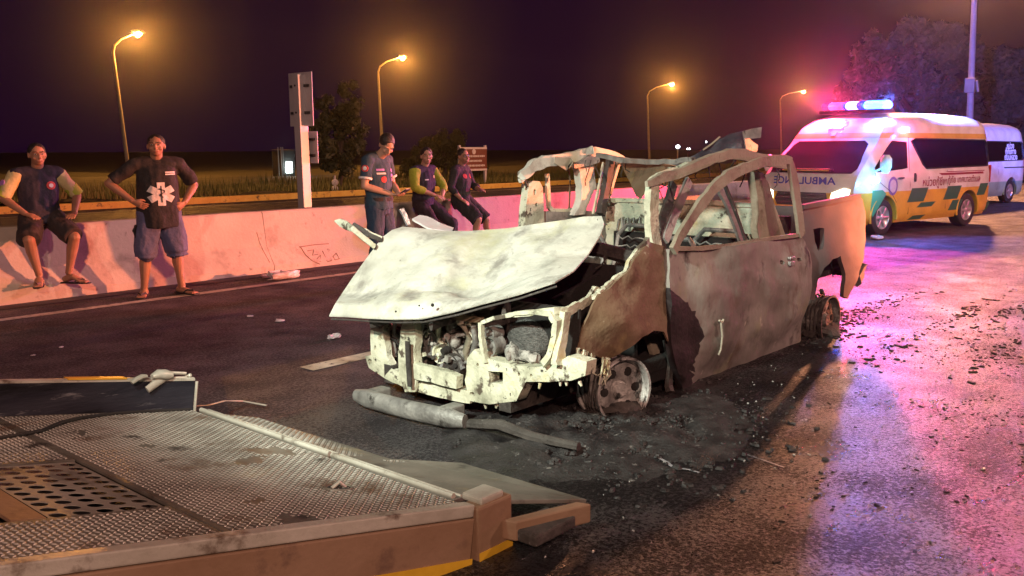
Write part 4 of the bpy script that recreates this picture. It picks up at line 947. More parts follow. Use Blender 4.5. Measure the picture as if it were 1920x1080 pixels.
def van_ring(z, n=56):
    h = vh(z); f = vx(z); r = vr(z); P = []
    # front half from left to right, via van_front, then right side back, rear, left side forward
    ny = 13
    for i in range(ny + 1):
        y = h * .93 * (1 - 2 * i / ny); P.append(van_front(y, z))
    xs_ = f - .30; nside = 20
    xf = P[-1].x
    for i in range(1, nside + 1):
        x = xf + (r + .02 - xf) * i / nside; P.append(van_side(x, z, -1))
    for i in range(1, 8):
        y = -h * .80 + h * 1.6 * i / 8; P.append(Vector((r, y, z)))
    for i in range(0, nside):
        x = r + .02 + (xf - r - .02) * i / nside; P.append(van_side(x, z, 1))
    return P
ARCHX = (1.52, -1.42); WR = 0.335
def van(kind, loc, rz, label, livery):
    r = root('ambulance' if kind == 'amb' else 'rescue_van', label, 'ambulance' if kind == 'amb' else 'van', loc, rz)
    L2W = ROOTM[r.name].inverted()
    loc_b = lambda q, nm, mt, par=r, **k: q.build(nm, mt, par, world=False, **k)
    # body shell
    zs = [.22, .27, .32, .40, .48, .55, .65, .75, .85, .95, 1.02, 1.06, 1.12, 1.2, 1.3, 1.4, 1.5, 1.6, 1.7, 1.76, 1.82, 1.88, 1.95, 2.0, 2.06, 2.12, 2.17, 2.22, 2.25, 2.27]
    q = MB(); vs = []; fs = []; n = None
    for z in zs:
        P = van_ring(z); n = len(P); vs += P
    for j in range(len(zs) - 1):
        for k in range(n):
            k2 = (k + 1) % n; fs.append((j * n + k2, j * n + k, (j + 1) * n + k, (j + 1) * n + k2))
    fs.append(tuple(range(n))); fs.append(tuple((len(zs) - 1) * n + k for k in range(n))[::-1])
    q.add(vs, fs); body = loc_b(q, 'body', livery, smooth=40)
    # cut wheel arches and the long side windows
    cut = MB()
    for ax in ARCHX: cut.tube([(ax, -1.2, .335), (ax, -.50, .335)], .41, 26, ref=(0, 0, 1)); cut.tube([(ax, .50, .335), (ax, 1.2, .335)], .41, 26, ref=(0, 0, 1))
    SW = [(-2.12, 1.22), (-2.18, 1.34), (-2.13, 1.68), (-2.06, 1.74), (.50, 1.76), (.66, 1.72), (.30, 1.28), (.18, 1.20)]
    cut.prism([(x, -1.1, z) for x, z in SW], (0, 2.2, 0))
    co = cut.build('cutter', MATS['soot_black'], None)
    co.parent = None; co.matrix_world = Matrix()
    bm_ = body.modifiers.new('cut', 'BOOLEAN'); bm_.operation = 'DIFFERENCE'; bm_.solver = 'EXACT'; bm_.object = co
    bpar = body.parent; body.parent = None
    body = baked(body, r, 'body', livery); bpy.data.objects.remove(co)
    try: body.data.set_sharp_from_angle(angle=R_(35))
    except Exception: pass
    def patch(poly, s, nm, mt, off=.004, step=.09, par=body, thick=.006, face='side', smooth=True):
        V, F = mesh2d(poly, step)
        P = [van_side(x, z, s, off) for x, z in V] if face == 'side' else [van_front(y, z, off) for y, z in V]
        q = MB(); q.solid(P, F, (0, -s * thick, 0) if face == 'side' else (-thick, 0, 0)); return loc_b(q, nm, mt, par, smooth=30)
    GL = MATS['van_glass']; GD = MATS['van_dark_glass']; BLK = MATS['black_trim']
    for s in (1, -1):
        patch(SW, s, 'side_window', GL, -.006)
        patch([(.82, 1.22), (.80, 1.70), (1.28, 1.72), (1.44, 1.60), (1.86, 1.24), (1.80, 1.16), (1.0, 1.20)], s, 'cab_window', GD)
        # rubber edge of the long window
        q = MB(); q.tube([van_side(x, z, s, .004) for x, z in SW], .014, 6, closed=True); loc_b(q, 'window_seal', BLK, body)
        # door shut lines
        for pts in ([(.74, .36), (.74, .9), (.76, 1.3), (.74, 1.78)], [(-.56, .40), (-.56, .9), (-.56, 1.16)], [(1.16, .60), (1.36, .80), (1.80, 1.02), (1.86, 1.16)]):
            q = MB(); q.tube([van_side(x, z, s, .0005) for x, z in pts], .005, 4); loc_b(q, 'shut_line', BLK, body)
        q = MB(); q.tube([van_side(x, 1.04, s, .018) for x in (.98, 1.04, 1.12, 1.18)], [.012, .02, .02, .012], 6); loc_b(q, 'door_handle', MATS['chrome'], body, smooth=True)
        q = MB(); q.tube([van_side(.60, z, s, .016) for z in (.96, 1.0, 1.08, 1.12)], [.015, .022, .022, .015], 6); loc_b(q, 'door_handle', BLK, body, smooth=True)
        # mirror
        q = MB(); c = van_side(1.86, 1.30, s, .20); q.tube([c + Vector((0, 0, -.15)), c + Vector((.0, 0, -.05)), c + Vector((0, 0, .10)), c + Vector((0, 0, .17))], [(.03, .05), (.06, .10), (.06, .10), (.03, .05)], 10, ref=(1, 0, 0)); q.tube([c + Vector((.0, -s * .04, -.05)), van_side(1.84, 1.18, s, 0)], .02, 6); loc_b(q, 'wing_mirror', MATS['van_white'], body, smooth=True)
        # wheel lining, wheels
        for ax in ARCHX:
            q = MB(); q.tube([(ax + .415 * math.cos(a), s * (vh(.45) - .004), .335 + .415 * math.sin(a)) for a in [R_(k) for k in range(-12, 193, 8)]], (.018, .02), 6, ref=(0, s, 0)); loc_b(q, 'arch_lip', livery, body, smooth=True)
            c = Vector((ax, s * .83, WR)); A = Vector((0, s, 0))
            q = MB(); q.lathe([(.20, -.10), (.30, -.105), (WR - .01, -.09), (WR, -.06), (WR, .06), (WR - .01, .085), (.30, .10), (.215, .095), (.20, .06)], c, A, 36); w = loc_b(q, 'tyre', MATS['tyre_rubber'], smooth=50)
            q = MB(); q.lathe([(.0, -.02), (.19, -.02), (.205, .06), (.215, .09), (.205, .095), (.19, .07), (.06, .045)], c, A, 30)
            for k in range(6):
                a = k * math.pi / 3; d = Vector((math.cos(a), 0, math.sin(a)))
                q.tube([c + A * .075 + d * .04, c + A * .085 + d * .12, c + A * .08 + d * .20], [(.035, .015), (.025, .014), (.035, .015)], 6, ref=A.cross(d))
            q.lathe([(0, .10), (.045, .098), (.06, .085), (.06, .0)], c, A, 14)
            loc_b(q, 'wheel_rim', MATS['van_alloy'], w, smooth=50)
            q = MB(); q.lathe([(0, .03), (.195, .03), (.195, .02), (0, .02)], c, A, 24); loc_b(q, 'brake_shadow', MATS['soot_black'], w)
            q = MB(); q.box((ax - .42, s * .76, .30), (.02, .2, .26)); loc_b(q, 'mud_flap', BLK)
    # windscreen, front trim
    q = MB(); V, F = mesh2d([(-.76, 1.14), (-.80, 1.22), (-.70, 1.66), (-.62, 1.72), (.62, 1.72), (.70, 1.66), (.80, 1.22), (.76, 1.14)], .1); q.solid([van_front(y, z, .006) for y, z in V], F, (-.006, 0, 0)); ws = loc_b(q, 'windscreen', GD, body, smooth=30)
    q = MB(); q.tube([van_front(y, 1.20, .02) for y in (.45, .2, -.2, -.60)], .012, 6); loc_b(q, 'wiper', BLK, ws); 
    q = MB(); q.box((1.98, -.02, 1.165), (.03, .85, .05)); 
    patch([(-.50, .66), (-.46, .80), (.46, .80), (.50, .66), (.44, .56), (-.44, .56)], 1, 'grille', MATS['grille_dark'], .004, .1, face='front')
    q = MB()
    for zz in (.62, .70, .765): q.tube([van_front(y, zz, .015) for y in (-.44, -.2, .2, .44)], .010, 6)
    loc_b(q, 'grille_bar', MATS['chrome'], body)
    patch([(-.62, .34), (-.66, .48), (.66, .48), (.62, .34)], 1, 'bumper_intake', MATS['grille_dark'], .004, .1, face='front')
    for s in (1, -1):
        V, F = mesh2d([(s * .54, .64), (s * .56, .80), (s * .74, .88), (s * .83, .86), (s * .82, .70), (s * .70, .63)], .05)
        q = MB(); q.solid([van_front(y, z, .008) for y, z in V], F, (-.02, 0, 0)); loc_b(q, 'headlamp', MATS['headlamp_lit'] if kind == 'amb' else MATS['headlamp_off'], body, smooth=30)
    # rear lamps and rear bumper
    for s in (1, -1):
        q = MB(); q.box((-2.42, s * .82, 1.05), (.05, .10, .36)); loc_b(q, 'tail_lamp', MATS['tail_red'], body, bevel=.01)
    q = MB(); q.box((-2.44, 0, .40), (.12, 1.62, .22)); loc_b(q, 'rear_bumper', livery, body, bevel=.03)
    V = [(-.70, 1.15), (-.66, 1.72), (.66, 1.72), (.70, 1.15)]
    q = MB(); q.solid([Vector((vr(z) - .006, y, z)) for y, z in V], [(0, 1, 2, 3)], (.006, 0, 0)); loc_b(q, 'rear_window', GD, body)
    # inside: floor, seats, curtain
    q = MB(); q.box((-.8, 0, 1.19), (2.7, 1.5, .02)); loc_b(q, 'cabin_floor', MATS['cabin_grey'], body)
    if kind == 'amb':
        q = MB()
        for i, (xx, yy) in enumerate(((.15, .45), (-.25, .5), (-.75, .45))):
            q.tube([(xx, yy, 1.19), (xx - .02, yy, 1.38), (xx - .05, yy, 1.50)], [(.07, .18), (.07, .19), (.04, .12)], 10, ref=(1, 0, 0)); q.tube([(xx - .05, yy, 1.5), (xx - .05, yy, 1.62)], [(.04, .10), (.03, .08)], 8, ref=(1, 0, 0))
        loc_b(q, 'seat', MATS['cabin_pale'], body, smooth=True)
        q = MB(); pts = []
        for k in range(26): pts.append((-.02 - k * .02, .58 + .03 * math.sin(k * 1.7), 0))
        V2 = [(x, y, 1.22) for x, y, _ in pts] + [(x * .9 - .03, y, 1.72) for x, y, _ in pts]; m_ = len(pts)
        q.solid([Vector(v) for v in V2], [(k, k + 1, k + 1 + m_, k + m_) for k in range(m_ - 1)], (0, .006, 0)); loc_b(q, 'curtain', MATS['cabin_pale'], body, smooth=True)
    return r, body, patch, loc_b, L2W
plain('van_white', (0.74, 0.73, 0.70), 0.35); plain('chrome', (0.7, 0.7, 0.7), 0.2, 0.9); plain('black_trim', (0.015, 0.015, 0.016), 0.5)
plain('van_dark_glass', (0.010, 0.009, 0.014), 0.06); plain('tyre_rubber', (0.02, 0.02, 0.021), 0.8, bump=.2); plain('van_alloy', (0.55, 0.52, 0.50), 0.35, 0.6)
plain('grille_dark', (0.03, 0.03, 0.035), 0.45); plain('tail_red', (0.35, 0.01, 0.01), 0.25); plain('cabin_grey', (0.25, 0.25, 0.27), 0.7); plain('cabin_pale', (0.55, 0.56, 0.58), 0.8)
plain('headlamp_lit', (1, .95, .85), 0.2, emit=((1, .86, .60), 9.0)); plain('headlamp_off', (.6, .6, .62), 0.1)
g = bpy.data.materials.new('van_glass'); g.use_nodes = True; t = g.node_tree; t.nodes.clear(); MATS['van_glass'] = g
o_ = _n(t, 'ShaderNodeOutputMaterial'); mx = _n(t, 'ShaderNodeMixShader'); tr = _n(t, 'ShaderNodeBsdfTransparent'); gl = _n(t, 'ShaderNodeBsdfGlossy'); fr = _n(t, 'ShaderNodeFresnel'); ad = _n(t, 'ShaderNodeMath', operation='ADD')
tr.inputs[0].default_value = (.7, .7, .78, 1); gl.inputs['Roughness'].default_value = .04; ad.inputs[1].default_value = .06; fr.inputs[0].default_value = 1.5
t.links.new(fr.outputs[0], ad.inputs[0]); t.links.new(ad.outputs[0], mx.inputs[0]); t.links.new(tr.outputs[0], mx.inputs[1]); t.links.new(gl.outputs[0], mx.inputs[2]); t.links.new(mx.outputs[0], o_.inputs[0])
def livery_mat(name, low, zcut, band=None, top=(0.74, 0.73, 0.70)):
    m = bpy.data.materials.new(name); m.use_nodes = True; t = m.node_tree; b = t.nodes['Principled BSDF']
    tc = _n(t, 'ShaderNodeTexCoord'); sx = _n(t, 'ShaderNodeSeparateXYZ'); t.links.new(tc.outputs['Object'], sx.inputs[0])
    mr = _n(t, 'ShaderNodeMapRange'); mr.inputs[1].default_value = 0; mr.inputs[2].default_value = 2.5; t.links.new(sx.outputs['Z'], mr.inputs[0])
    r = _n(t, 'ShaderNodeValToRGB'); r.color_ramp.interpolation = 'CONSTANT'; els = r.color_ramp.elements
    stops = [(0, low), (zcut / 2.5, top)] + ([(band[0] / 2.5, band[2]), (band[1] / 2.5, top)] if band else [])
    while len(els) < len(stops): els.new(.5)
    for el, (p, c) in zip(els, stops): el.position = p; el.color = (*c, 1)
    t.links.new(mr.outputs[0], r.inputs[0])
    nz = _n(t, 'ShaderNodeTexNoise'); nz.inputs['Scale'].default_value = 3.5; nz.inputs['Detail'].default_value = 7; t.links.new(tc.outputs['Object'], nz.inputs['Vector'])
    dr = _ramp(t, nz.outputs[0], [(.35, (.80, .77, .72)), (.62, (1, 1, 1))]); mx = _n(t, 'ShaderNodeMix', data_type='RGBA', blend_type='MULTIPLY'); mx.inputs['Factor'].default_value = 1
    t.links.new(r.outputs[0], mx.inputs['A']); t.links.new(dr.outputs[0], mx.inputs['B']); t.links.new(mx.outputs['Result'], b.inputs['Base Color'])
    b.inputs['Roughness'].default_value = .32; b.inputs['Coat Weight'].default_value = .4; b.inputs['Coat Roughness'].default_value = .08
    return m
LIV = livery_mat('ambulance_livery', (0.74, 0.44, 0.05), 0.80, (1.76, 1.86, (0.66, 0.44, 0.10)))
LIV2 = livery_mat('rescue_van_livery', (0.30, 0.50, 0.42), 0.62)
fwp = gnd(1645, 440); rwp = gnd(1803, 425)
dv = (fwp - rwp).normalized(); ang = math.atan2(dv.y, dv.x)
side = Vector((-dv.y, dv.x, 0))         # the van's left
# near side visible in the photo is the van's left side: wheel contact lies .80 m from its axis
ang += R_(4); dv = Vector((math.cos(ang), math.sin(ang), 0)); side = Vector((-dv.y, dv.x, 0))
mid = (fwp + rwp) / 2 - side * .93
org = mid - dv * 1.10 * (ARCHX[0] + ARCHX[1]) / 2
amb, body, patch, loc_b, L2W = van('amb', (org.x, org.y, 0), ang, 'white and yellow ambulance van with lit red and blue roof lights and one bright headlamp', LIV)
amb.scale = (1.10, 1.10, 1.0); L2W = L2W @ Matrix.Diagonal((1.10, 1.10, 1.0, 1.0))
GRN = plain('green_print', (0.02, 0.12, 0.065), 0.4); MAR = plain('maroon_print', (0.22, 0.015, 0.03), 0.4); BLU = plain('blue_print', (0.04, 0.05, 0.42), 0.4); YEL = plain('yellow_print', (0.70, 0.52, 0.06), 0.4)
GRN2 = plain('bright_green_print', (0.02, 0.30, 0.16), 0.4)
for s in (1,):
    for (x0, x1, z0, z1) in ((.30, .86, .58, .84), (-.92, -.40, .58, .84), (.0, .52, .47, .56), (-1.02, -.62, .36, .56), (.30, .74, .24, .32), (-1.98, -1.66, .62, .86), (-2.30, -2.0, .28, .46)):
        patch([(x0 - .05, z0), (x1 - .05, z0), (x1 - .19, z1), (x0 - .19, z1)], s, 'checker_patch', GRN, .002, .12, thick=.004)
    patch([(1.86, .36), (1.95, .50), (1.93, .84), (1.62, .84), (1.50, .77)], s, 'green_wing_patch', GRN2, .002, .1, thick=.004)
    for (x0, x1, z0, z1) in ((-1.95, -.35, 1.06, 1.10), (-2.0, -.6, 1.115, 1.13)): patch([(x0, z0), (x1, z0), (x1 + .1, z1), (x0, z1)], s, 'maroon_stripe', MAR, .002, .12, thick=.004)
    # Thai lettering along the side
    for (txt, xc, zc, sz, mt) in (('หน่วยกู้ชีพ', -.10, .93, .21, MAR), ('กู้ภัย เทศบาลตำบล', -1.20, .955, .17, MAR)):
        vs_, fs_ = text_mesh(txt, sz, bold=.003); w_ = max(v[0] for v in vs_) - min(v[0] for v in vs_)
        q = MB(); q.add([van_side(xc - v[0] , zc + v[1], s, .004) for v in vs_], fs_); loc_b(q, 'thai_lettering', mt, body, fixn=False)
    # round emblem on the front door
    for rr, mt, of in ((.15, plain('emblem_violet', (.18, .12, .38), .4), .002), (.105, plain('emblem_pale', (.5, .45, .55), .4), .005)):
        patch([(1.30 + rr * math.cos(a), .90 + rr * 1.15 * math.sin(a)) for a in [k * .3927 for k in range(16)]], s, 'door_emblem', mt, of, .08, thick=.003)
# mirror written word under the windscreen
vs_, fs_ = text_mesh('AMBULANCE', .20, shear=.25, bold=.004)
q = MB(); q.add([van_front(-v[0], 1.00 + v[1] * .9, .006) for v in vs_], fs_); loc_b(q, 'mirror_lettering', BLU, body, fixn=False)
def star_of_life(cx, cy_, R, w):
    P = []
    for k in range(3):
        a = math.pi / 6 + k * math.pi / 3; d = Vector((math.cos(a), math.sin(a))); n = Vector((-d.y, d.x))
        P.append([Vector((cx, cy_)) + d * R * i + n * w * j for i, j in ((1, 1), (1, -1), (-1, -1), (-1, 1))])
    return P
for bar in star_of_life(0, 1.97, .15, .045):
    V, F = mesh2d([tuple(p) for p in bar], .05); q = MB(); q.add([van_front(y, z, .006 + .001) for y, z in V], F); loc_b(q, 'star_of_life', BLU, body, fixn=False)
q = MB(); V, F = mesh2d([(-.52, 1.175), (-.52, 1.215), (.38, 1.215), (.38, 1.175)], .1); q.add([van_front(y, z, .016) for y, z in V], F); loc_b(q, 'yellow_strip', YEL, body, fixn=False)
# roof light bar: red lobe on the van's right, blue on its left
REDL = plain('strobe_red_glow', (1, .1, .15), .3, emit=((1.0, .015, .05), 10.0)); BLUL = plain('strobe_blue_glow', (.1, .3, 1), .3, emit=((.03, .12, 1.0), 18.0)); REDD = plain('strobe_red_lens', (.45, .01, .03), .2, emit=((1, .02, .06), 1.2)); BLUD = plain('strobe_blue_lens', (.01, .03, .5), .2, emit=((.02, .06, 1), 1.2)); VIOL = plain('strobe_violet_glow', (.6, .5, 1), .3, emit=((.40, .28, 1.0), 7.0))
q = MB(); q.box((.95, 0, 2.275), (.34, 1.24, .07)); lb = loc_b(q, 'light_bar', MATS['black_trim'], amb, bevel=.02)
for (y0, y1, mt) in ((-.60, -.48, REDD), (-.47, -.22, REDL), (-.20, -.15, BLUD), (-.13, .05, VIOL), (.07, .19, BLUD), (.21, .60, BLUL)):
    q = MB(); q.tube([(.95, y0, 2.385), (.95, y0 + .02, 2.385), (.95, y1 - .02, 2.385), (.95, y1, 2.385)], [(.065, .13), (.085, .16), (.085, .16), (.065, .13)], 10, ref=(0, 0, 1)); loc_b(q, 'strobe_lens', mt, lb, smooth=True)
def wl(p): return L2W @ Vector(p)
lamp('strobe_blue_light', 'SPOT', wl((.7, .45, 2.75)), (.08, .14, 1.0), 40000, .12, wl((-30, 4, 11)), 95, .8)
lamp('strobe_red_light', 'SPOT', wl((1.2, -.4, 2.45)), (1, .03, .14), 4200, .12, wl((8, -.2, 1.6)), 165, .3); lamp('strobe_blue_light', 'SPOT', wl((1.15, .62, 2.45)), (.06, .14, 1.0), 1300, .14, wl((6, 6, 1.4)), 165, .3)
# side repeaters: red above the cab door, cyan low on the wing
c = van_side(.86, 1.92, 1, .03); q = MB(); q.box(c, (.20, .07, .10)); loc_b(q, 'side_strobe', plain('strobe_pink_glow', (1, .3, .5), .3, emit=((1, .12, .25), 24.0)), body, bevel=.02)
lamp('strobe_red_light', 'POINT', wl(c + Vector((0, .22, -.02))), (1, .05, .20), 70, .06)
c = van_side(1.93, 1.02, 1, .06); q = MB(); q.ball(c, (.06, .05, .06), 12, 8); loc_b(q, 'wing_strobe', plain('strobe_cyan_glow', (.2, .8, 1), .3, emit=((.10, .62, 1), 30.0)), body, smooth=True)
lamp('strobe_blue_light', 'POINT', wl(c + Vector((.10, .30, 0))), (.05, .45, 1), 28, .06)
hp = van_front(.70, .76, .1); lamp('headlamp_light', 'SPOT', wl(hp), (1, .82, .60), 900, .08, wl(hp + Vector((10, -.2, -.8))), 70, .7)
lamp('cabin_blue_light', 'POINT', wl((-.95, .66, 1.66)), (.08, .14, 1), 260, .05)
q = MB(); q.tube([(-.9, .25, 1.745), (-1.35, .25, 1.745)], .03, 8); loc_b(q, 'cabin_lamp', plain('cabin_lamp_glow', (.6, .9, 1), .3, emit=((.25, .65, 1), 12.0)), body)
# the second van, its tail end showing right of the ambulance
rw2 = gnd(1886, 380); o2 = rw2 - side * .85 - dv * ARCHX[1]
v2, body2, patch2, loc_b2, L2W2 = van('van', (o2.x, o2.y, 0), ang, 'white rescue van lit blue, Thai lettering on its window, behind the ambulance tail', LIV2)
WT = plain('white_print', (.75, .75, .75), .5, emit=None)
for i, txt in enumerate(('หน่วย', 'กู้ภัยทาง', 'ถนนหลวง')):
    vs_, fs_ = text_mesh(txt, .22, bold=.006); q = MB(); q.add([van_side(-1.35 - v[0] * .95, 1.62 - .16 * i + v[1], 1, .004) for v in vs_], fs_); loc_b2(q, 'thai_lettering', WT, body2, fixn=False)
patch2([(-2.2, 1.00), (-.9, 1.00), (-.9, 1.03), (-2.2, 1.03)], 1, 'rubbing_strip', MATS['black_trim'], .006)
lamp('strobe_blue_light', 'POINT', L2W2 @ Vector((-1.6, 2.4, 1.6)), (.10, .22, 1), 120, .15)
# ================================================================ PEOPLE
SKIN = mat('skin_tan', [(0.3, (0.27, 0.135, 0.085)), (0.7, (0.36, 0.19, 0.12))], 7, (0.45, 0.6), 0, 0.08, 60)
SKIN2 = mat('skin_light', [(0.3, (0.38, 0.22, 0.15)), (0.7, (0.47, 0.28, 0.20))], 7, (0.45, 0.6), 0, 0.08, 60)
HAIR = mat('black_hair', (0.012, 0.010, 0.010), 20, (0.4, 0.6), 0, 0.6, 120, (1, 1, .3))
def cloth(name, c, k=.8): return mat(name, [(0.3, tuple(a * k for a in c)), (0.7, c)], 6, (0.75, 0.95), 0, 0.35, 40)
C_BLACK = cloth('black_cotton', (0.018, 0.017, 0.020)); C_NAVY = cloth('navy_cloth', (0.022, 0.022, 0.045)); C_LIME = cloth('lime_cloth', (0.42, 0.50, 0.06)); C_OLIVE = cloth('yellow_green_cloth', (0.36, 0.43, 0.04))
C_JEAN = cloth('blue_denim', (0.10, 0.11, 0.22), .65); C_DARKSH = cloth('charcoal_shorts', (0.030, 0.024, 0.026)); C_UNI = cloth('blue_uniform', (0.022, 0.058, 0.095)); C_UNIT = cloth('uniform_trousers', (0.018, 0.042, 0.085)); C_TROU = cloth('black_trousers', (0.022, 0.018, 0.026))
C_WHITE = cloth('white_print_cloth', (0.72, 0.70, 0.70)); C_RED = cloth('red_badge', (0.55, 0.07, 0.07)); C_CREAM = cloth('cream_sleeve', (0.60, 0.52, 0.26)); C_VIO = cloth('violet_print', (0.42, 0.22, 0.62))
SOLE = plain('sandal_rubber', (0.02, 0.018, 0.02), 0.7)
PAPER = plain('note_paper', (0.7, 0.7, 0.68), 0.7)
def V3(*a): return Vector(a)
def remesh(q, name, parent, mt, vox, smooth=3, disp=0.0, dsc=7.0):
    o = q.build(name, mt, None, world=False, fixn=True)
    md = o.modifiers.new('r', 'REMESH'); md.mode = 'VOXEL'; md.voxel_size = vox
    if smooth: s_ = o.modifiers.new('s', 'SMOOTH'); s_.factor = .5; s_.iterations = smooth
    o = baked(o, parent, name, mt)
    if disp:
        me = o.data; co = np.empty(len(me.vertices) * 3); me.vertices.foreach_get('co', co)
        no = np.empty(len(me.vertices) * 3); me.vertices.foreach_get('normal', no); co = co.reshape(-1, 3); no = no.reshape(-1, 3)
        d = np.array([noise.fractal(Vector((p[0] * dsc, p[1] * dsc, p[2] * dsc * .55)), .9, 2., 3) for p in co]); co += no * (d * disp)[:, None]
        me.vertices.foreach_set('co', co.ravel()); me.update()
    return o
def xf(q, M_, f):
    t_ = MB(); f(t_); q.add([M_ @ Vector(v) for v in t_.v], t_.f)
def headM(c, yaw, pitch, roll=0):
    return Matrix.Translation(c) @ Matrix.Rotation(yaw, 4, 'Z') @ Matrix.Rotation(pitch, 4, 'X') @ Matrix.Rotation(roll, 4, 'Y')
def hand(q, w, d, nrm, side, curl=.5, splay=.10):
    """palm from wrist w along d; nrm = palm normal; side = direction of the thumb; four unequal fingers"""
    d = Vector(d).normalized(); nrm = Vector(nrm); nrm = (nrm - d * nrm.dot(d)).normalized(); s_ = d.cross(nrm)
    if s_.dot(Vector(side)) < 0: s_ = -s_
    w = Vector(w); k = w + d * .085
    q.tube([w - d * .03, w + d * .01, w + d * .05, k], [(.027, .021), (.033, .018), (.041, .016), (.039, .014)], 10, ref=s_)
    for i, (ln, off) in enumerate(((.070, .031), (.078, .010), (.072, -.011), (.056, -.031))):
        b_ = k - d * .008 + s_ * off; di = (d + s_ * off * splay * 20).normalized(); P = [b_]; a = 0
        for j, fr in enumerate((.45, .32, .23)):
            a += curl * (.55 if j == 0 else .8); P.append(P[-1] + (di * math.cos(a) + nrm * math.sin(a)) * ln * fr)
        q.tube(P, [.0095, .009, .0085, .0065], 7)
    b_ = w + d * .028 + s_ * .028
    q.tube([b_, b_ + d * .025 + s_ * .022 + nrm * .008, b_ + d * .050 + s_ * .026 + nrm * .020, b_ + d * .066 + s_ * .020 + nrm * .028], [.014, .012, .010, .008], 7)
def person(label, loc, rz, J, skin, head, outfit, group=None, hair='short', feet='sandal', hands=None):
    r = root('person', label, 'person', loc, rz, group); L = lambda q, nm, mt, **k: q.build(nm, mt, r, world=False, **k)
    J = {k: Vector(v) for k, v in J.items()}; xr = (J['shR'] - J['shL']).normalized()
    q = MB()
    sc = (J['shR'] + J['shL']) / 2
    q.tube([J['pelvis'] - V3(0, 0, .06), J['pelvis'], J['pelvis'].lerp(J['chest'], .5), J['chest'], sc.lerp(J['chest'], .3), sc + V3(0, 0, .03)], [(.13, .10), (.16, .115), (.14, .105), (.165, .12), (.155, .10), (.06, .06)], 16, ref=xr)
    hc = J['head']; q.tube([sc - V3(0, 0, .02), sc + (hc - sc) * .3, hc - V3(0, 0, .05)], [(.075, .065), (.058, .058), (.055, .058)], 12, ref=xr)
    M_ = headM(hc, *head)
    def hd(t):
        t.ball((0, -.012, .03), (.076, .094, .092), 18, 12); t.ball((0, .022, -.035), (.062, .070, .075), 16, 10); t.ball((0, .052, -.078), (.036, .036, .030), 12, 8)
        t.tube([(0, .085, .020), (0, .098, -.006), (0, .110, -.026), (0, .096, -.036)], [(.009, .008), (.011, .010), (.017, .013), (.012, .008)], 8, ref=(1, 0, 0))
        for s in (1, -1):
            t.ball((s * .076, -.008, -.004), (.012, .021, .034), 8, 6); t.tube([(s * .012, .084, .026), (s * .035, .082, .030), (s * .056, .066, .026)], .010, 6); t.ball((s * .040, .066, -.030), (.024, .022, .022), 8, 6)
        t.tube([(-.026, .088, -.058), (0, .094, -.056), (.026, .088, -.058)], [(.006, .006), (.010, .009), (.006, .006)], 8); t.tube([(-.022, .086, -.068), (0, .092, -.069), (.022, .086, -.068)], [(.005, .006), (.010, .009), (.005, .006)], 8)
    xf(q, M_, hd)
    for S in 'RL':
        q.ball(J['sh' + S], (.062, .060, .062), 12, 8)
        q.tube([J['sh' + S], J['sh' + S].lerp(J['el' + S], .4), J['el' + S]], [.054, .050, .041], 12); q.ball(J['el' + S], .041, 10, 7)
        q.tube([J['el' + S], J['el' + S].lerp(J['wr' + S], .3), J['wr' + S]], [.041, .043, .027], 12)
        h_ = hands[S]; hand(q, J['wr' + S], h_[0], h_[1], h_[2], h_[3])
        q.ball(J['hip' + S], .095, 12, 8)
        q.tube([J['hip' + S], J['hip' + S].lerp(J['kn' + S], .35), J['kn' + S]], [.092, .085, .057], 14); q.ball(J['kn' + S], .057, 10, 7)
        kn, an = J['kn' + S], J['an' + S]; bk = Vector((0, -.015, 0))
        q.tube([kn, kn.lerp(an, .3) + bk, kn.lerp(an, .7), an], [.054, .056, .040, .035], 12)
        to = J['toe' + S]; fd = (to - an); fd.z = 0; fd.normalize(); heel = an - fd * .055 + V3(0, 0, to.z - an.z + .012)
        q.tube([an, an.lerp(heel, .5) + fd * .03, heel + V3(0, 0, .01)], [.034, .036, .032], 10)
        side_ = fd.cross(V3(0, 0, 1))
        q.tube([heel + V3(0, 0, .005), an + fd * .05 + V3(0, 0, -.035), to - fd * .045, to], [(.032, .030), (.040, .034), (.046, .020), (.034, .012)], 12, ref=side_)
        for i in range(5): 
            b_ = to - fd * .02 + side_ * (.036 - .018 * i); q.tube([b_, b_ + fd * (.035 - .004 * abs(i - 1))], .0095, 6)
    body = remesh(q, 'body', r, skin, .0062, 2)
    # eyes, brows, hair
    for s in (1, -1):
        e_ = MB(); xf(e_, M_, lambda t: t.ball((s * .032, .078, .010), (.013, .009, .008), 10, 7)); ey = L(e_, 'eye', plain('eye_white', (.55, .5, .47), .3), smooth=True)
        e_ = MB(); xf(e_, M_, lambda t: t.ball((s * .032, .086, .010), (.006, .003, .006), 8, 6)); L(e_, 'iris', plain('iris_dark', (.012, .008, .006), .2), par=None) if False else e_.build('iris', plain('iris_dark', (.012, .008, .006), .2), ey, world=False)
        e_ = MB(); xf(e_, M_, lambda t: t.tube([(s * .014, .092, .030), (s * .034, .091, .036), (s * .054, .076, .031)], [(.004, .003)] * 3, 6)); L(e_, 'eyebrow', HAIR)
    e_ = MB(); xf(e_, M_, lambda t: t.tube([(-.024, .0945, -.0625), (0, .100, -.063), (.024, .0945, -.0625)], [(.0035, .004), (.006, .004), (.0035, .004)], 8)); L(e_, 'lips', mat('lip_tone', (.28, .10, .08), 8))
    h_ = MB()
    def hr(t):
        k = 1.0 if hair == 'short' else 1.05
        t.ball((0, -.022, .040), (.082 * (1 if k == 1 else 1.05), .096 * (1 if k == 1 else 1.03), .092 * k), 22, 14)
        t.v = [(x * (1 + .05 * fbm((x, y, z), 30)), y if y < .055 else .055 + (y - .055) * .5, max(z, -.01 + .06 * max(0, (y + .02) / .09) if y > -.02 else -.045)) for x, y, z in t.v]
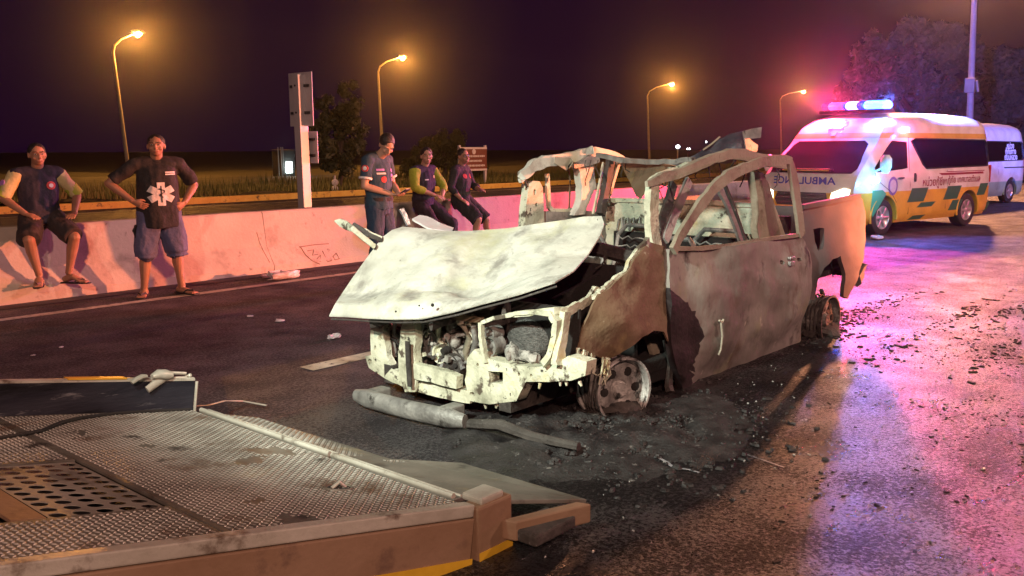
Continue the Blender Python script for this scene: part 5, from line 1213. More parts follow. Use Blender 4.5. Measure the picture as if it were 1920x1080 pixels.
    xf(h_, M_, hr); remesh(h_, 'hair', r, HAIR, .007, 1, .004, 60)
    return r, J, M_, L, xr, sc
def top(r, J, xr, sc, mt, smt, hem, loose=1.0, sleeve=.55, vox=.010, sleeves=True, name='shirt', collar=True, disp=.016, sname='sleeve'):
    """upper garment: torso shell to the hem point, sleeves down the upper arm (or past the elbow, >1)"""
    q = MB(); p0 = Vector(hem)
    q.tube([p0, J['pelvis'].lerp(J['chest'], .25), J['pelvis'].lerp(J['chest'], .6), J['chest'] + V3(0, 0, .02), sc.lerp(J['chest'], .25), sc + V3(0, 0, .035)],
           [(.195 * loose, .150 * loose), (.180 * loose, .142 * loose), (.175 * loose, .135 * loose), (.195, .140), (.185, .118), (.075, .075)], 20, ref=xr)
    for S in 'RL': q.tube([sc + V3(0, 0, .0), J['sh' + S]], [.095, .080], 12); q.ball(J['sh' + S], (.076, .078, .074), 14, 10)
    q2 = {}
    for S in 'RL':
        a, b_, c = J['sh' + S], J['el' + S], J['wr' + S]
        tgt = q if smt is mt else q2.setdefault(S, MB())
        i0 = a + (a - sc) * .02
        if sleeve <= 1: tgt.tube([i0, a.lerp(b_, .3 * sleeve), a.lerp(b_, sleeve)], [.074, .070, .066 * loose ** .5], 14)
        else: tgt.tube([i0, a.lerp(b_, .5), b_], [.080, .068, .058], 14); tgt.ball(b_, .056, 10, 7); tgt.tube([b_, b_.lerp(c, .5), b_.lerp(c, sleeve - 1)], [.056, .052, .046], 14)
    sh = remesh(q, name, r, mt, vox, 3, disp, 7)
    for S, m_ in q2.items(): remesh(m_, sname, r, smt, vox, 3, disp * .8, 9)
    if collar:
        q = MB(); n_ = 16; c0 = sc + V3(0, .005, .045)
        q.tube([c0 + xr * (.072 * math.cos(a)) + V3(0, .070 * math.sin(a), -.03 * max(0, math.sin(a))) for a in [6.283 * k / n_ for k in range(n_)]], [(.020, .009)] * n_, 6, closed=True); q.build('collar', collar if not isinstance(collar, bool) else mt, sh, world=False, smooth=True)
    return sh
def bottoms(r, J, xr, mt, length=.9, flare=1.0, name='shorts', vox=.010, full=False, disp=.018):
    q = MB(); q.tube([J['pelvis'] + V3(0, 0, .10), J['pelvis'] + V3(0, 0, -.02), (J['hipR'] + J['hipL']) / 2 - V3(0, 0, .06)], [(.165, .13), (.178, .142), (.15, .13)], 18, ref=xr)
    for S in 'RL':
        h_, k, a = J['hip' + S], J['kn' + S], J['an' + S]
        if not full:
            e_ = h_.lerp(k, min(1, length)); pts = [h_ + V3(0, 0, .03), h_.lerp(k, .5), e_]; rr = [.115, .105 * flare, .098 * flare]
            if length > 1: pts.append(k.lerp(a, length - 1)); rr.append(.098 * flare)
            q.ball(h_, .112, 12, 8); q.tube(pts, rr, 16)
            if length > 1: q.ball(k, .088 * flare, 10, 7)
        else:
            q.ball(h_, .112, 12, 8); q.tube([h_, h_.lerp(k, .5), k], [.112, .098, .080], 16); q.ball(k, .08, 12, 8); q.tube([k, k.lerp(a, .5), k.lerp(a, .97)], [.080, .074, .070], 16)
    return remesh(q, name, r, mt, vox, 3, disp, 7)
def shoe(r, J, mt, closed=False, strap=None):
    for S in 'RL':
        an, to = J['an' + S], J['toe' + S]; fd = (to - an); fd.z = 0; fd.normalize(); s_ = fd.cross(V3(0, 0, 1)); z0 = to.z - .014
        b0 = Vector((an.x, an.y, z0)) - fd * .085; b1 = Vector((to.x, to.y, z0)) + fd * .028
        q = MB()
        if closed: q.tube([b0 + V3(0, 0, .045), an + fd * .0 + V3(0, 0, -.005), an + fd * .07 + V3(0, 0, -.03), b1 - fd * .06 + V3(0, 0, .03), b1 + V3(0, 0, .02)], [(.036, .05), (.046, .062), (.052, .048), (.053, .032), (.04, .02)], 14, ref=s_); o = q.build('shoe', mt, r, world=False, smooth=True)
        else:
            q.tube([b0, b0.lerp(b1, .3), b0.lerp(b1, .7), b1], [(.034, .010), (.038, .010), (.052, .010), (.036, .010)], 12, ref=s_); o = q.build('sandal', mt, r, world=False, smooth=True)
        m_ = b1 - fd * .05
        if strap:
            q = MB(); 
            for sg in (1, -1): q.tube([m_ + V3(0, 0, .034), m_ - fd * .05 + s_ * sg * .03 + V3(0, 0, .046), m_ - fd * .09 + s_ * sg * .048 + V3(0, 0, .012)], [(.010, .004)] * 3, 6)
            q.build('strap', strap, o, world=False)
def decal(on_obj, polys, c, fwd, upv, mt, name, off=.006, step=.02):
    """flat print laid onto a garment: 2D polygons or (verts, faces) around c, cast back along fwd"""
    bv = BVHTree.FromPolygons([v.co for v in on_obj.data.vertices], [tuple(p.vertices) for p in on_obj.data.polygons])
    f = Vector(fwd).normalized(); u_ = (Vector(upv) - f * Vector(upv).dot(f)).normalized(); x = u_.cross(f) ; c = Vector(c); q = MB()
    for pl in polys:
        V, F = pl if isinstance(pl, tuple) else mesh2d(pl, step)
        vs = []
        for (a, b_) in V:
            o_ = c - x * a * -1 + u_ * b_ + f * .5; h = bv.ray_cast(o_, -f, 1.0); vs.append((h[0] if h[0] else o_ - f * .5) + f * off)
        q.add(vs, F)
    return q.build(name, mt, on_obj, world=False, fixn=False)
def disc2(cx, cy_, r_, n=14): return [(cx + r_ * math.cos(6.283 * k / n), cy_ + r_ * math.sin(6.283 * k / n)) for k in range(n)]
def face_to(loc, px=None, dirv=None):
    d = Vector(dirv); return math.atan2(d.y, d.x) - math.pi / 2

# ---- A: standing man, black T-shirt with a white star of life, blue shorts
gl = gnd(309, 553); rz = face_to(gl, dirv=(-.30, -.95))
J = dict(pelvis=(0, 0, .94), chest=(0, .0, 1.25), shR=(.195, -.01, 1.45), shL=(-.195, -.01, 1.45), head=(0, .03, 1.645), elR=(.43, -.06, 1.25), wrR=(.25, .10, 1.06), elL=(-.36, -.10, 1.21), wrL=(-.22, .06, 1.02),
         hipR=(.095, 0, .90), hipL=(-.095, 0, .90), knR=(.15, .02, .49), knL=(-.13, .03, .49), anR=(.185, -.01, .075), anL=(-.165, 0, .075), toeR=(.25, .17, .026), toeL=(-.25, .17, .026))
r, Jn, M_, L, xr, sc = person('person standing with hands on hips in black T-shirt with white star and blue shorts', (gl.x, gl.y, 0), rz, J, SKIN, (-.25, .05), None, hands=dict(R=((-.75, .3, -.5), (-.5, -.6, .1), (0, 1, .4), .35), L=((.7, .3, -.6), (.5, -.6, .1), (0, 1, .4), .35)))
sh = top(r, Jn, xr, sc, C_BLACK, C_BLACK, (0, 0, .76), 1.10, .85); bottoms(r, Jn, xr, C_JEAN, 1.12, 1.12); shoe(r, Jn, SOLE, strap=SOLE); r.scale = (1.14, 1.12, 1.0)
decal(sh, [[tuple(p) for p in b_] for b_ in star_of_life(0, 0, .125, .036)], (.0, .0, 1.13), (0, 1, 0), (0, 0, 1), C_WHITE, 'star_print')
decal(sh, [[(-.006, -.09), (.006, -.09), (.006, .09), (-.006, .09)], [(-.03, .05), (.02, .035), (.025, .02), (-.02, .0), (-.022, -.02), (.012, -.04), (.02, -.03), (-.008, -.018), (-.006, -.006), (.034, .018), (.034, .04), (-.02, .064)]], (0, 0, 1.13), (0, 1, 0), (0, 0, 1), C_BLACK, 'staff_print', .010)
decal(sh, [[(-.05, -.004), (.05, -.004), (.05, .010), (-.05, .010)], [(-.05, -.026), (.05, -.026), (.05, -.012), (-.05, -.012)]], (-.10, 0, 1.36), (0, 1, 0), (0, 0, 1), C_WHITE, 'chest_print')
q = MB(); q.tube([V3(.23, .06, .80), V3(.25, .05, .74), V3(.235, .05, .66)], [(.012, .02)] * 3, 8); L(q, 'hanging_pouch', C_BLACK)

# ---- B: seated man at the left
def seat_loc(px, z=.795, dy=.20):
    p = on(px, 420, 1, BAR_Y + dy); return Vector((p.x, BAR_Y + dy, 0))
gl = seat_loc(78); rz = face_to(gl, dirv=(-.16, -.98))
J = dict(pelvis=(0, .0, .89), chest=(0, -.0, 1.18), shR=(.185, 0, 1.375), shL=(-.185, 0, 1.375), head=(0, .05, 1.575), elR=(.34, .04, 1.13), wrR=(.19, .27, .965), elL=(-.36, -.02, 1.14), wrL=(-.26, .22, .95),
         hipR=(.10, .03, .875), hipL=(-.10, .03, .875), knR=(.20, .36, .70), knL=(-.21, .36, .70), anR=(.11, .245, .30), anL=(-.16, .24, .30), toeR=(.17, .40, .21), toeL=(-.29, .375, .21))
r, Jn, M_, L, xr, sc = person('person sitting on the barrier in navy vest with lime sleeves and dark shorts', gl, rz, J, SKIN, (0, -.02), None, hands=dict(R=((-.55, .75, -.25), (0, -.3, -1), (-1, .2, 0), .3), L=((.5, .8, -.25), (0, -.3, -1), (1, .2, 0), .3)))
r.scale = (1.08, 1.05, 1.0); r.location.z -= .02
# feet rest on the sloping foot of the barrier
sh = top(r, Jn, xr, sc, C_NAVY, C_CREAM, (0, 0, .84), 1.02, .98, collar=C_LIME); bottoms(r, Jn, xr, C_DARKSH, .98, 1.10); shoe(r, Jn, SOLE, strap=plain('sandal_strap', (.08, .05, .06), .6))
decal(sh, [disc2(0, 0, .045)], (-.09, 0, 1.25), (0, 1, 0), (0, 0, 1), C_RED, 'badge'); decal(sh, [disc2(0, 0, .022)], (-.09, 0, 1.25), (0, 1, 0), (0, 0, 1), C_WHITE, 'badge_centre', .010)
for S, sg in (('R', 1), ('L', -1)):
    q = MB(); q.tube([Jn['sh' + S].lerp(Jn['el' + S], .62), Jn['sh' + S].lerp(Jn['el' + S], 1.0)], [.071, .069], 14); L(q, 'lime_cuff', C_LIME, smooth=True)
q = MB(); c = Jn['shR'].lerp(Jn['elR'], .45) + V3(.072, .02, .02); q.lathe([(0, .006), (.036, .004), (.036, -.004)], c, (1, .35, .3), 14); L(q, 'sleeve_patch', C_VIO)
q = MB(); q.tube([V3(-.20, .33, .80), V3(-.22, .36, .79)], [(.03, .004)] * 2, 6); L(q, 'shorts_logo', C_WHITE)

# ---- C: officer in blue uniform, head bowed over a note pad
gl = on(712, 430, 1, 8.05); gl = Vector((gl.x, 8.05, 0)); rz = face_to(gl, dirv=(.28, -.96))
J = dict(pelvis=(0, 0, .96), chest=(0, .0, 1.29), shR=(.20, -.01, 1.475), shL=(-.20, -.01, 1.475), head=(0, .12, 1.65), elR=(.26, -.02, 1.19), wrR=(.06, .22, 1.09), elL=(-.26, .02, 1.20), wrL=(-.06, .24, 1.09),
         hipR=(.095, 0, .92), hipL=(-.095, 0, .92), knR=(.11, .02, .50), knL=(-.13, .05, .50), anR=(.12, -.02, .08), anL=(-.16, .02, .08), toeR=(.16, .16, .03), toeL=(-.22, .20, .03))
r, Jn, M_, L, xr, sc = person('person in blue uniform standing with bowed head writing on a small pad', gl, rz, J, SKIN2, (-.55, -.78), None, hair='full', hands=dict(R=((-.6, .6, -.1), (-.3, .2, .8), (-.3, .2, 1), .6), L=((.55, .55, -.05), (0, 0, 1), (1, .5, .4), .55)))
sh = top(r, Jn, xr, sc, C_UNI, C_UNI, (0, 0, .92), 1.02, .72); bottoms(r, Jn, xr, C_UNIT, name='trousers', full=True); shoe(r, Jn, SOLE, True)
for S in 'RL':
    a, b_ = Jn['sh' + S], Jn['el' + S]; q = MB(); q.tube([a.lerp(b_, .66), a.lerp(b_, .74)], [.078, .078], 16); q.build('sleeve_band', C_WHITE, sh, world=False, smooth=True)
c = Jn['shR'].lerp(Jn['elR'], .3) + V3(.070, .025, .0); q = MB(); q.lathe([(0, .008), (.038, .005), (.04, -.004)], c, (1, .35, .15), 14); q.build('arm_patch', C_RED, sh, world=False)
q = MB(); q.lathe([(0, .012), (.022, .010), (.024, .0)], c, (1, .35, .15), 14); q.build('arm_patch_centre', C_WHITE, sh, world=False)
decal(sh, [[(-.045, -.012), (.045, -.012), (.045, .012), (-.045, .012)]], (.10, 0, 1.37), (0, 1, 0), (0, 0, 1), C_VIO, 'name_tape'); decal(sh, [[(-.05, -.012), (.05, -.012), (.05, .008), (-.05, .008)]], (.10, 0, 1.33), (0, 1, 0), (0, 0, 1), C_WHITE, 'name_tape')
decal(sh, [disc2(0, 0, .036)], (.08, 0, 1.26), (0, 1, 0), (0, 0, 1), C_RED, 'badge')
decal(sh, [[(-.03, -.02), (.03, -.02), (.03, .02), (-.03, .02)], [(-.04, -.07), (.035, -.07), (.035, -.04), (-.04, -.04)], [(-.02, -.12), (.02, -.12), (.02, -.09), (-.02, -.09)]], (-.09, 0, 1.36), (0, 1, 0), (0, 0, 1), C_VIO, 'chest_print')
q = MB(); q.tube([Jn['pelvis'] + V3(0, 0, .055), Jn['pelvis'] + V3(0, 0, .095)], [(.19, .155)] * 2, 20, ref=xr); L(q, 'belt', C_BLACK, smooth=True)
R3 = Matrix.Rotation(.5, 3, 'X')
q = MB(); q.box(r.matrix_basis @ V3(-.0, .335, 1.115), (.10, .14, .012), (r.matrix_basis.to_3x3() @ R3)); o = tag(q.build('note_pad', C_BLACK), 'small dark note pad held in the hands of the officer in blue', 'note pad')
q = MB(); q.box(r.matrix_basis @ V3(-.0, .335, 1.124), (.088, .125, .004), (r.matrix_basis.to_3x3() @ R3)); q.build('note_page', PAPER, o)

# ---- D: seated man with yellow green sleeves
gl = seat_loc(792, dy=.03); rz = face_to(gl, dirv=(.12, -.99))
J = dict(pelvis=(0, .02, .89), chest=(0, .04, 1.18), shR=(.185, .04, 1.375), shL=(-.185, .04, 1.375), head=(0, .10, 1.575), elR=(.30, .14, 1.13), wrR=(.08, .30, 1.02), elL=(-.30, .16, 1.13), wrL=(-.06, .32, 1.0),
         hipR=(.10, .05, .875), hipL=(-.10, .05, .875), knR=(.17, .36, .60), knL=(-.24, .36, .60), anR=(.16, .31, .225), anL=(-.26, .32, .225), toeR=(.18, .48, .17), toeL=(-.32, .48, .17))
r, Jn, M_, L, xr, sc = person('person sitting on the barrier in navy vest with yellow green sleeves, hands clasped', gl, rz, J, SKIN2, (-.65, 0), None, hair='full', hands=dict(R=((-.8, .5, -.2), (-.1, -.2, -1), (-.5, 1, 0), .7), L=((.8, .4, -.2), (.1, -.2, -1), (.5, 1, 0), .7)))
sh = top(r, Jn, xr, sc, C_NAVY, C_OLIVE, (0, .03, .86), 1.0, 1.45); bottoms(r, Jn, xr, C_TROU, name='trousers', full=True); shoe(r, Jn, SOLE, True)
r.scale = (1.10, 1.06, 1.04); r.location.z -= .145
decal(sh, [[(-.03, -.008), (.03, -.008), (.03, .008), (-.03, .008)]], (.08, 0, 1.24), (0, 1, 0), (0, 0, 1), C_WHITE, 'chest_print'); decal(sh, [disc2(0, 0, .025)], (-.09, 0, 1.28), (0, 1, 0), (0, 0, 1), C_CREAM, 'badge')
# ---- E: seated man in black
gl = seat_loc(862, dy=.03); rz = face_to(gl, dirv=(.35, -.93))
J = dict(pelvis=(0, .02, .89), chest=(0, .03, 1.17), shR=(.185, .02, 1.365), shL=(-.185, .02, 1.365), head=(0, .07, 1.56), elR=(.29, -.02, 1.11), wrR=(.24, .14, .93), elL=(-.28, .10, 1.12), wrL=(-.12, .30, 1.05),
         hipR=(.10, .05, .875), hipL=(-.10, .05, .875), knR=(.16, .37, .62), knL=(-.20, .35, .60), anR=(.16, .31, .225), anL=(-.32, .36, .225), toeR=(.18, .48, .17), toeL=(-.42, .50, .17))
r, Jn, M_, L, xr, sc = person('person sitting on the barrier in black shirt with two round red badges and black shorts', gl, rz, J, SKIN, (-.45, 0), None, hands=dict(R=((-.2, .8, -.5), (-.3, 0, -1), (-1, .2, 0), .4), L=((.75, .6, .2), (.2, -.3, -.9), (.5, .8, .3), .5)))
sh = top(r, Jn, xr, sc, C_BLACK, C_BLACK, (0, .02, .86), 1.02, 1.5); bottoms(r, Jn, xr, C_BLACK, 1.0, 1.1); shoe(r, Jn, SOLE, strap=SOLE)
r.scale = (1.08, 1.06, 1.04); r.location.z -= .145
for xx in (.09, -.085): decal(sh, [disc2(0, 0, .036)], (xx, 0, 1.27), (0, 1, 0), (0, 0, 1), C_RED, 'badge')
# ================================================================ TILTED DECK OF THE RECOVERY TRUCK (foreground)
BEAM = mat('tan_painted_beam', [(0.3, (0.20, 0.12, 0.07)), (0.7, (0.28, 0.18, 0.115))], 2, (0.5, .7), 0, .15, 30, layers=[((.12, .07, .05), 4, .58, .7)])
DB = Vector((2.44, 2.34, .22)); DA = Vector((-.97, .17, .15)).normalized(); DT = Vector((0, 1, 0)); DN = DT.cross(DA); DN = (DN if DN.z > 0 else -DN).normalized()
def D(s, t, h=0.0): return DB + DA * s + DT * t + DN * h
deck = root('tow_truck_bed', 'tilted steel deck of a recovery truck with tread plate in the lower left foreground', 'truck bed', (1.6, 3.3, 0.0))
STEEL = mat('worn_tread_steel', [(0.28, (0.07, 0.064, 0.055)), (0.5, (0.15, 0.142, 0.12)), (0.75, (0.23, 0.22, 0.185))], 2.4, (0.4, 0.65), 0.25, 0.15, 40,
            layers=[((0.11, 0.075, 0.05), 3.4, .55, .68), ((0.05, 0.045, 0.04), 5.5, .60, .70), ((0.34, 0.29, 0.16), 2.6, .6, .76)])
STEELT = mat('tread_bump_steel', [(0.28, (0.22, 0.205, 0.18)), (0.5, (0.42, 0.405, 0.36)), (0.75, (0.54, 0.52, 0.47))], 2.4, (0.35, 0.55), 0.3, 0.05, 40,
             layers=[((0.15, 0.10, 0.07), 3.4, .55, .68), ((0.08, 0.07, 0.06), 5.5, .60, .70)])
RAILM = mat('dark_blue_rail', [(0.3, (0.018, 0.018, 0.028)), (0.7, (0.055, 0.055, 0.075))], 3, (0.35, .55), .3, .15, 30, (.35, 1, 2.5), layers=[((.24, .24, .26), 9, .60, .68), ((.008, .008, .01), 4, .56, .66)])
EDGEM = mat('worn_bright_edge', [(0.3, (0.42, 0.40, 0.33)), (0.7, (0.62, 0.60, 0.52))], 4, (.35, .55), .3, .15, 40, layers=[((.15, .11, .08), 6, .58, .7)])
YSTR = plain('yellow_reflective_stripe', (.62, .38, .03), .4)
PS = (.965, 1.345, .40, 1.13)     # perforated panel: s0, s1, t0, t1
def plate(s0, s1, t0, t1, name, hh=0.0, th=.012, par=deck, mt=STEEL, gap=.004):
    q = MB(); q.prism([D(s0 + gap, t0 + gap, hh), D(s1 - gap, t0 + gap, hh), D(s1 - gap, t1 - gap, hh), D(s0 + gap, t1 - gap, hh)], -DN * th); return q.build(name, mt, par, bevel=.002)
plate(0, .96, 0.0, 2.06, 'deck_plate'); plate(.96, 2.1, PS[3], 2.06, 'deck_plate'); plate(.96, 2.1, 0.0, PS[2], 'deck_plate'); plate(1.35, 1.46, PS[2], PS[3], 'deck_plate', mt=BEAM)
def bumps(name, area, P, pitch, par, skip=None, ax=(DA, DT), nn=DN):
    """raised lens tread: alternating lozenges over the plate, one mesh"""
    s0, s1, t0, t1 = area; vs = []; fs = []; i = 0; A_, T_ = ax
    ns, nt = int((s1 - s0) / pitch), int((t1 - t0) / pitch)
    for a in range(ns):
        for b_ in range(nt):
            s, t = s0 + (a + .5) * pitch, t0 + (b_ + .5) * pitch
            if skip and skip(s, t): continue
            d1 = (A_ + T_).normalized() if (a + b_) % 2 else (A_ - T_).normalized(); d2 = nn.cross(d1); c = P(s, t)
            if fbm(c, 3.1) > .62: continue
            l, w, h = pitch * .50, pitch * .24, .0035
            o = len(vs); vs += [c - d1 * l, c + d2 * w, c + d1 * l, c - d2 * w, c - d1 * l * .45 + nn * h, c + d1 * l * .45 + nn * h]
            fs += [(o, o + 3, o + 4), (o + 3, o + 2, o + 5), (o + 3, o + 5, o + 4), (o + 2, o + 1, o + 5), (o + 1, o, o + 4), (o + 1, o + 4, o + 5)]
    q = MB(); q.add(vs, fs); o = q.build(name, STEELT, par, fixn=False); o['kind'] = 'stuff'; return o
bumps('tread_pattern', (.01, 2.0, .01, 2.05), lambda s, t: D(s, t, .0005), .0215, deck, lambda s, t: (s > .95 and PS[2] - .02 < t < PS[3] + .02) or abs(s - .96) < .02)
# perforated panel: real holes over a dark well
q = MB(); cs = .074; n_ = 12
for a in range(5):
    for b_ in range(10):
        s, t = PS[0] + .008 + (a + .5) * cs, PS[2] + (b_ + .5) * .0725; hs, ht = cs / 2, .03625; rr = .027
        o_ = []; i_ = []
        for k in range(n_):
            th = 2 * math.pi * (k + .5) / n_; c_, si = math.cos(th), math.sin(th); m_ = max(abs(c_), abs(si)); o_.append(D(s + hs * c_ / m_, t + ht * si / m_, -.006)); i_.append(D(s + rr * c_, t + rr * si, -.006))
        vs = o_ + i_ + [p - DN * .003 for p in i_]
        fs = [(k, (k + 1) % n_, (k + 1) % n_ + n_, k + n_) for k in range(n_)] + [(k + n_, (k + 1) % n_ + n_, (k + 1) % n_ + 2 * n_, k + 2 * n_) for k in range(n_)]
        q.add(vs, fs)
q.build('perforated_panel', mat('dull_grey_plate', [(.3, (.20, .19, .165)), (.7, (.34, .33, .29))], 3, (.45, .65), .2, .1, 40, layers=[((.05, .035, .03), 2.2, .56, .66)]), deck, fixn=False)
q = MB(); q.prism([D(.96, PS[2], -.09), D(1.36, PS[2], -.09), D(1.36, PS[3], -.09), D(.96, PS[3], -.09)], -DN * .02); q.build('well_floor', SOOT, deck)
q = MB()
for sc_ in (.75, 1.5): q.prism([D(sc_ - .04, .0, -.02), D(sc_ + .04, .0, -.02), D(sc_ + .04, 2.06, -.02), D(sc_ - .04, 2.06, -.02)], -DN * .12)
q.build('cross_bearer', CHAR, deck)
# recessed lashing ring near the tail
q = MB(); c = D(.29, .40, .002); q.tube([c + DA * (.055 * math.cos(a)) + DT * (.045 * math.sin(a)) for a in [k * .449 for k in range(14)]], .006, 6, closed=True); ring = q.build('lashing_pocket', STEEL, deck, smooth=True)
q = MB(); q.lathe([(0, .001), (.048, .001), (.05, -.002)], c, DN, 14); q.build('pocket_floor', SOOT, ring)
q = MB(); q.tube([c + DA * .03, c + DN * .022, c - DA * .03], .008, 6); q.build('lashing_ring', EDGEM, ring)
# side beams
q = MB(); q.prism([D(0, -.03, .012), D(2.1, -.03, .012), D(2.1, .025, .012), D(0, .025, .012)], -DN * .05); q.build('side_lip', EDGEM, deck, bevel=.006)
q = MB(); q.prism([D(0, -.035, -.042), D(2.1, -.035, -.042), D(2.1, -.035, -.30), D(0, -.035, -.30)], DT * .05); sb = q.build('side_beam', BEAM, deck, bevel=.006)
q = MB(); q.prism([D(-.005, -.039, -.20), D(2.1, -.039, -.20), D(2.1, -.039, -.265), D(-.005, -.039, -.265)], DT * .003); q.build('reflective_stripe', YSTR, sb)
x0 = DB.x
q = MB(); q.box((x0 + .105, 2.34, .085), (.20, .09, .27)); blk = q.build('corner_block', BEAM, deck, bevel=.012)
q = MB(); q.box((x0 + .105, 2.293, .0), (.196, .004, .065)); q.build('reflective_stripe', YSTR, blk)
q = MB(); q.box((x0 + .10, 2.36, .232), (.13, .11, .03)); q.build('corner_cap', EDGEM, blk, bevel=.01)
a, b_ = gnd(968, 978, .13), gnd(1108, 944, .13); e_ = Vector((-.02, .06, 0))
q = MB(); q.prism([a, b_, b_ + e_, a + e_], (0, 0, -.085)); q.build('under_run_bar', BEAM, deck, bevel=.008)
q = MB(); q.box((x0 + .30, 2.22, .07), (.26, .16, .05)); q.build('tail_recess_shade', CHAR, deck, bevel=.01)  # dark block added to stand for the shade in the tail recess
q = MB(); q.prism([D(0, .02, -.02), D(.03, .02, -.02), D(.03, 2.06, -.02), D(0, 2.06, -.02)], (0, 0, -.16)); q.build('tail_beam', CHAR, deck)
# far rail with its clamp
q = MB(); q.prism([D(-.02, 2.08, .155), D(2.1, 2.08, .155), D(2.1, 2.08, -.06), D(-.02, 2.08, -.06)], DT * .05); rail = q.build('side_rail', RAILM, deck, bevel=.006)
q = MB(); q.tube([D(-.02, 2.10, .158), D(2.1, 2.10, .158)], (.012, .024), 8, ref=DN); q.build('rail_cap', EDGEM, rail, smooth=True)
q = MB(); q.prism([D(.34, 2.074, .166), D(.62, 2.074, .166), D(.62, 2.126, .166), D(.34, 2.126, .166)], DN * .008); q.build('orange_band', plain('orange_band', (.7, .38, .04), .45), rail)
q = MB(); q.tube([D(-.026, 2.076, .15), D(-.026, 2.074, -.02)], .008, 6); q.build('rail_end_edge', EDGEM, rail)
cl = root('lashing_clamp', 'pale metal lashing clamp with lever lying on top of the deck side rail', 'clamp', D(.12, 2.1, .17))
def rp(px, py): return on(px, py, 1, D(0, 2.1).y)
q = MB(); q.tube([rp(276, 731), rp(296, 716), rp(312, 706)], [(.02, .012), (.022, .014), (.02, .014)], 8); q.tube([rp(285, 706), rp(296, 702), rp(310, 703), rp(322, 704)], [(.012, .02), (.026, .03), (.03, .03), (.02, .02)], 10); q.build('clamp_body', EDGEM, cl, smooth=True)
q = MB(); q.tube([rp(247, 718), rp(256, 711), rp(266, 706), rp(275, 705)], [(.008, .014), (.012, .018), (.012, .018), (.009, .014)], 8); q.build('lever', EDGEM, cl, smooth=True)
q = MB(); q.tube([rp(322, 699), rp(348, 700), rp(350, 708), rp(324, 709)], .009, 6, closed=True); q.build('ring', EDGEM, cl, smooth=True)
q = MB(); q.ball(rp(356, 704), .012, 8, 6); q.tube([rp(350, 704), rp(357, 706), rp(361, 716)], .005, 6); q.build('hook', EDGEM, cl, smooth=True)
# cable over the deck
q = MB(); pts = [D(1.5, 1.35, .006), D(1.28, 1.50, .008), D(1.09, 1.56, .008), D(.89, 1.65, .012), D(.75, 1.80, .014), D(.62, 1.90, .012), D(.42, 1.99, .008), D(.20, 2.02, .008), D(.02, 2.03, .006)]
tag(q.build('cable', plain('black_cable', (.02, .018, .018), .6)) if q.tube(pts, .0085, 8) else None, 'thin black cable snaking over the tread plate deck', 'cable')
# tail flaps
def flap(name, poly, thick=.018):
    q = MB(); P = [Vector(p) for p in poly]; nrm = (P[1] - P[0]).cross(P[2] - P[0]).normalized(); nrm = nrm if nrm.z > 0 else -nrm
    q.prism(P, -nrm * thick); return q.build(name, STEEL, deck, bevel=.003), P, nrm
f1, P1, n1 = flap('tail_flap', [(2.475, 4.38, .205), (2.86, 4.42, .075), (2.88, 3.27, .075), (2.475, 3.27, .205)])
f2, P2, n2 = flap('tail_flap', [(2.475, 3.25, .205), (2.88, 3.25, .085), (3.10, 3.02, .060), (3.12, 2.27, .058), (2.70, 2.36, .16), (2.66, 2.46, .18), (2.475, 2.46, .205)])
u1 = (P1[1] - P1[0]).normalized(); bumps('tread_pattern', (.07, .40, .02, 1.08), lambda s, t: P1[3] + u1 * s + DT * t + n1 * .0008, .0215, f1, None, (u1, DT), n1)
u2 = (P2[1] - P2[0]).normalized(); bumps('tread_pattern', (.28, .41, -.75, -.03), lambda s, t: P2[0] + u2 * s + DT * t + n2 * .0008, .0215, f2, None, (u2, DT), n2)
for y0, y1 in ((2.47, 3.25), (3.27, 4.38)):
    q = MB(); q.tube([(2.485, y0, .212), (2.485, y1, .212)], .013, 8); q.tube([(2.53, y0, .200), (2.53, y1, .200)], .006, 6); q.build('hinge_edge', EDGEM, deck, smooth=True)
# loose strap and grime at the far tail corner
q = MB(); q.tube([gnd(360, 762, .2), gnd(390, 760, .16), gnd(420, 752, .10), gnd(455, 752, .05), gnd(500, 760, .03)], [(.004, .012)] * 5, 6); tag(q.build('strap', EDGEM), 'pale loose strap trailing from the far tail corner of the truck deck', 'strap')

# ================================================================ DEBRIS
rg = random.Random(21)
def chunk(q, c, s_, flat=.4):
    n_ = rg.randrange(5, 8); a0 = rg.random() * 6.28; el = rg.uniform(1, 2.2); rot = rg.random() * 6.28
    ring_ = []; top_ = []
    for k in range(n_):
        a = a0 + 6.283 * k / n_; r_ = s_ * rg.uniform(.6, 1.1); x, y = r_ * math.cos(a) * el, r_ * math.sin(a)
        x, y = x * math.cos(rot) - y * math.sin(rot), x * math.sin(rot) + y * math.cos(rot)
        ring_.append(Vector((c[0] + x, c[1] + y, c[2] - .004))); top_.append(Vector((c[0] + x * .7 + rg.uniform(-.2, .2) * s_, c[1] + y * .7 + rg.uniform(-.2, .2) * s_, c[2] + s_ * flat * rg.uniform(.5, 1.3))))
    q.add(ring_ + top_, [tuple(range(n_, 2 * n_))] + [(k, (k + 1) % n_, (k + 1) % n_ + n_, k + n_) for k in range(n_)])
CHIP = mat('charred_flake', [(0.3, (0.006, 0.005, 0.005)), (0.7, (0.022, 0.018, 0.017))], 9, (.6, .95), 0, .4, 30)
q = MB()
for k in range(6500):
    u_ = rg.random()
    if u_ < .45: x, y = rg.gauss(7.6, 1.9), rg.gauss(1.4, .9)
    elif u_ < .75: x, y = rg.uniform(5.5, 15), rg.gauss(-.1, 1.5)
    else: x, y = rg.uniform(2.6, 8), rg.uniform(-1.8, 2.4)
    if fbm((x * .7, y * 1.9, 4.0), 1.0) < .02: continue
    if y > 2.6 and x < 8.4: continue
    chunk(q, (x, y, .002), .0025 + .012 * rg.random() ** 4, .25)
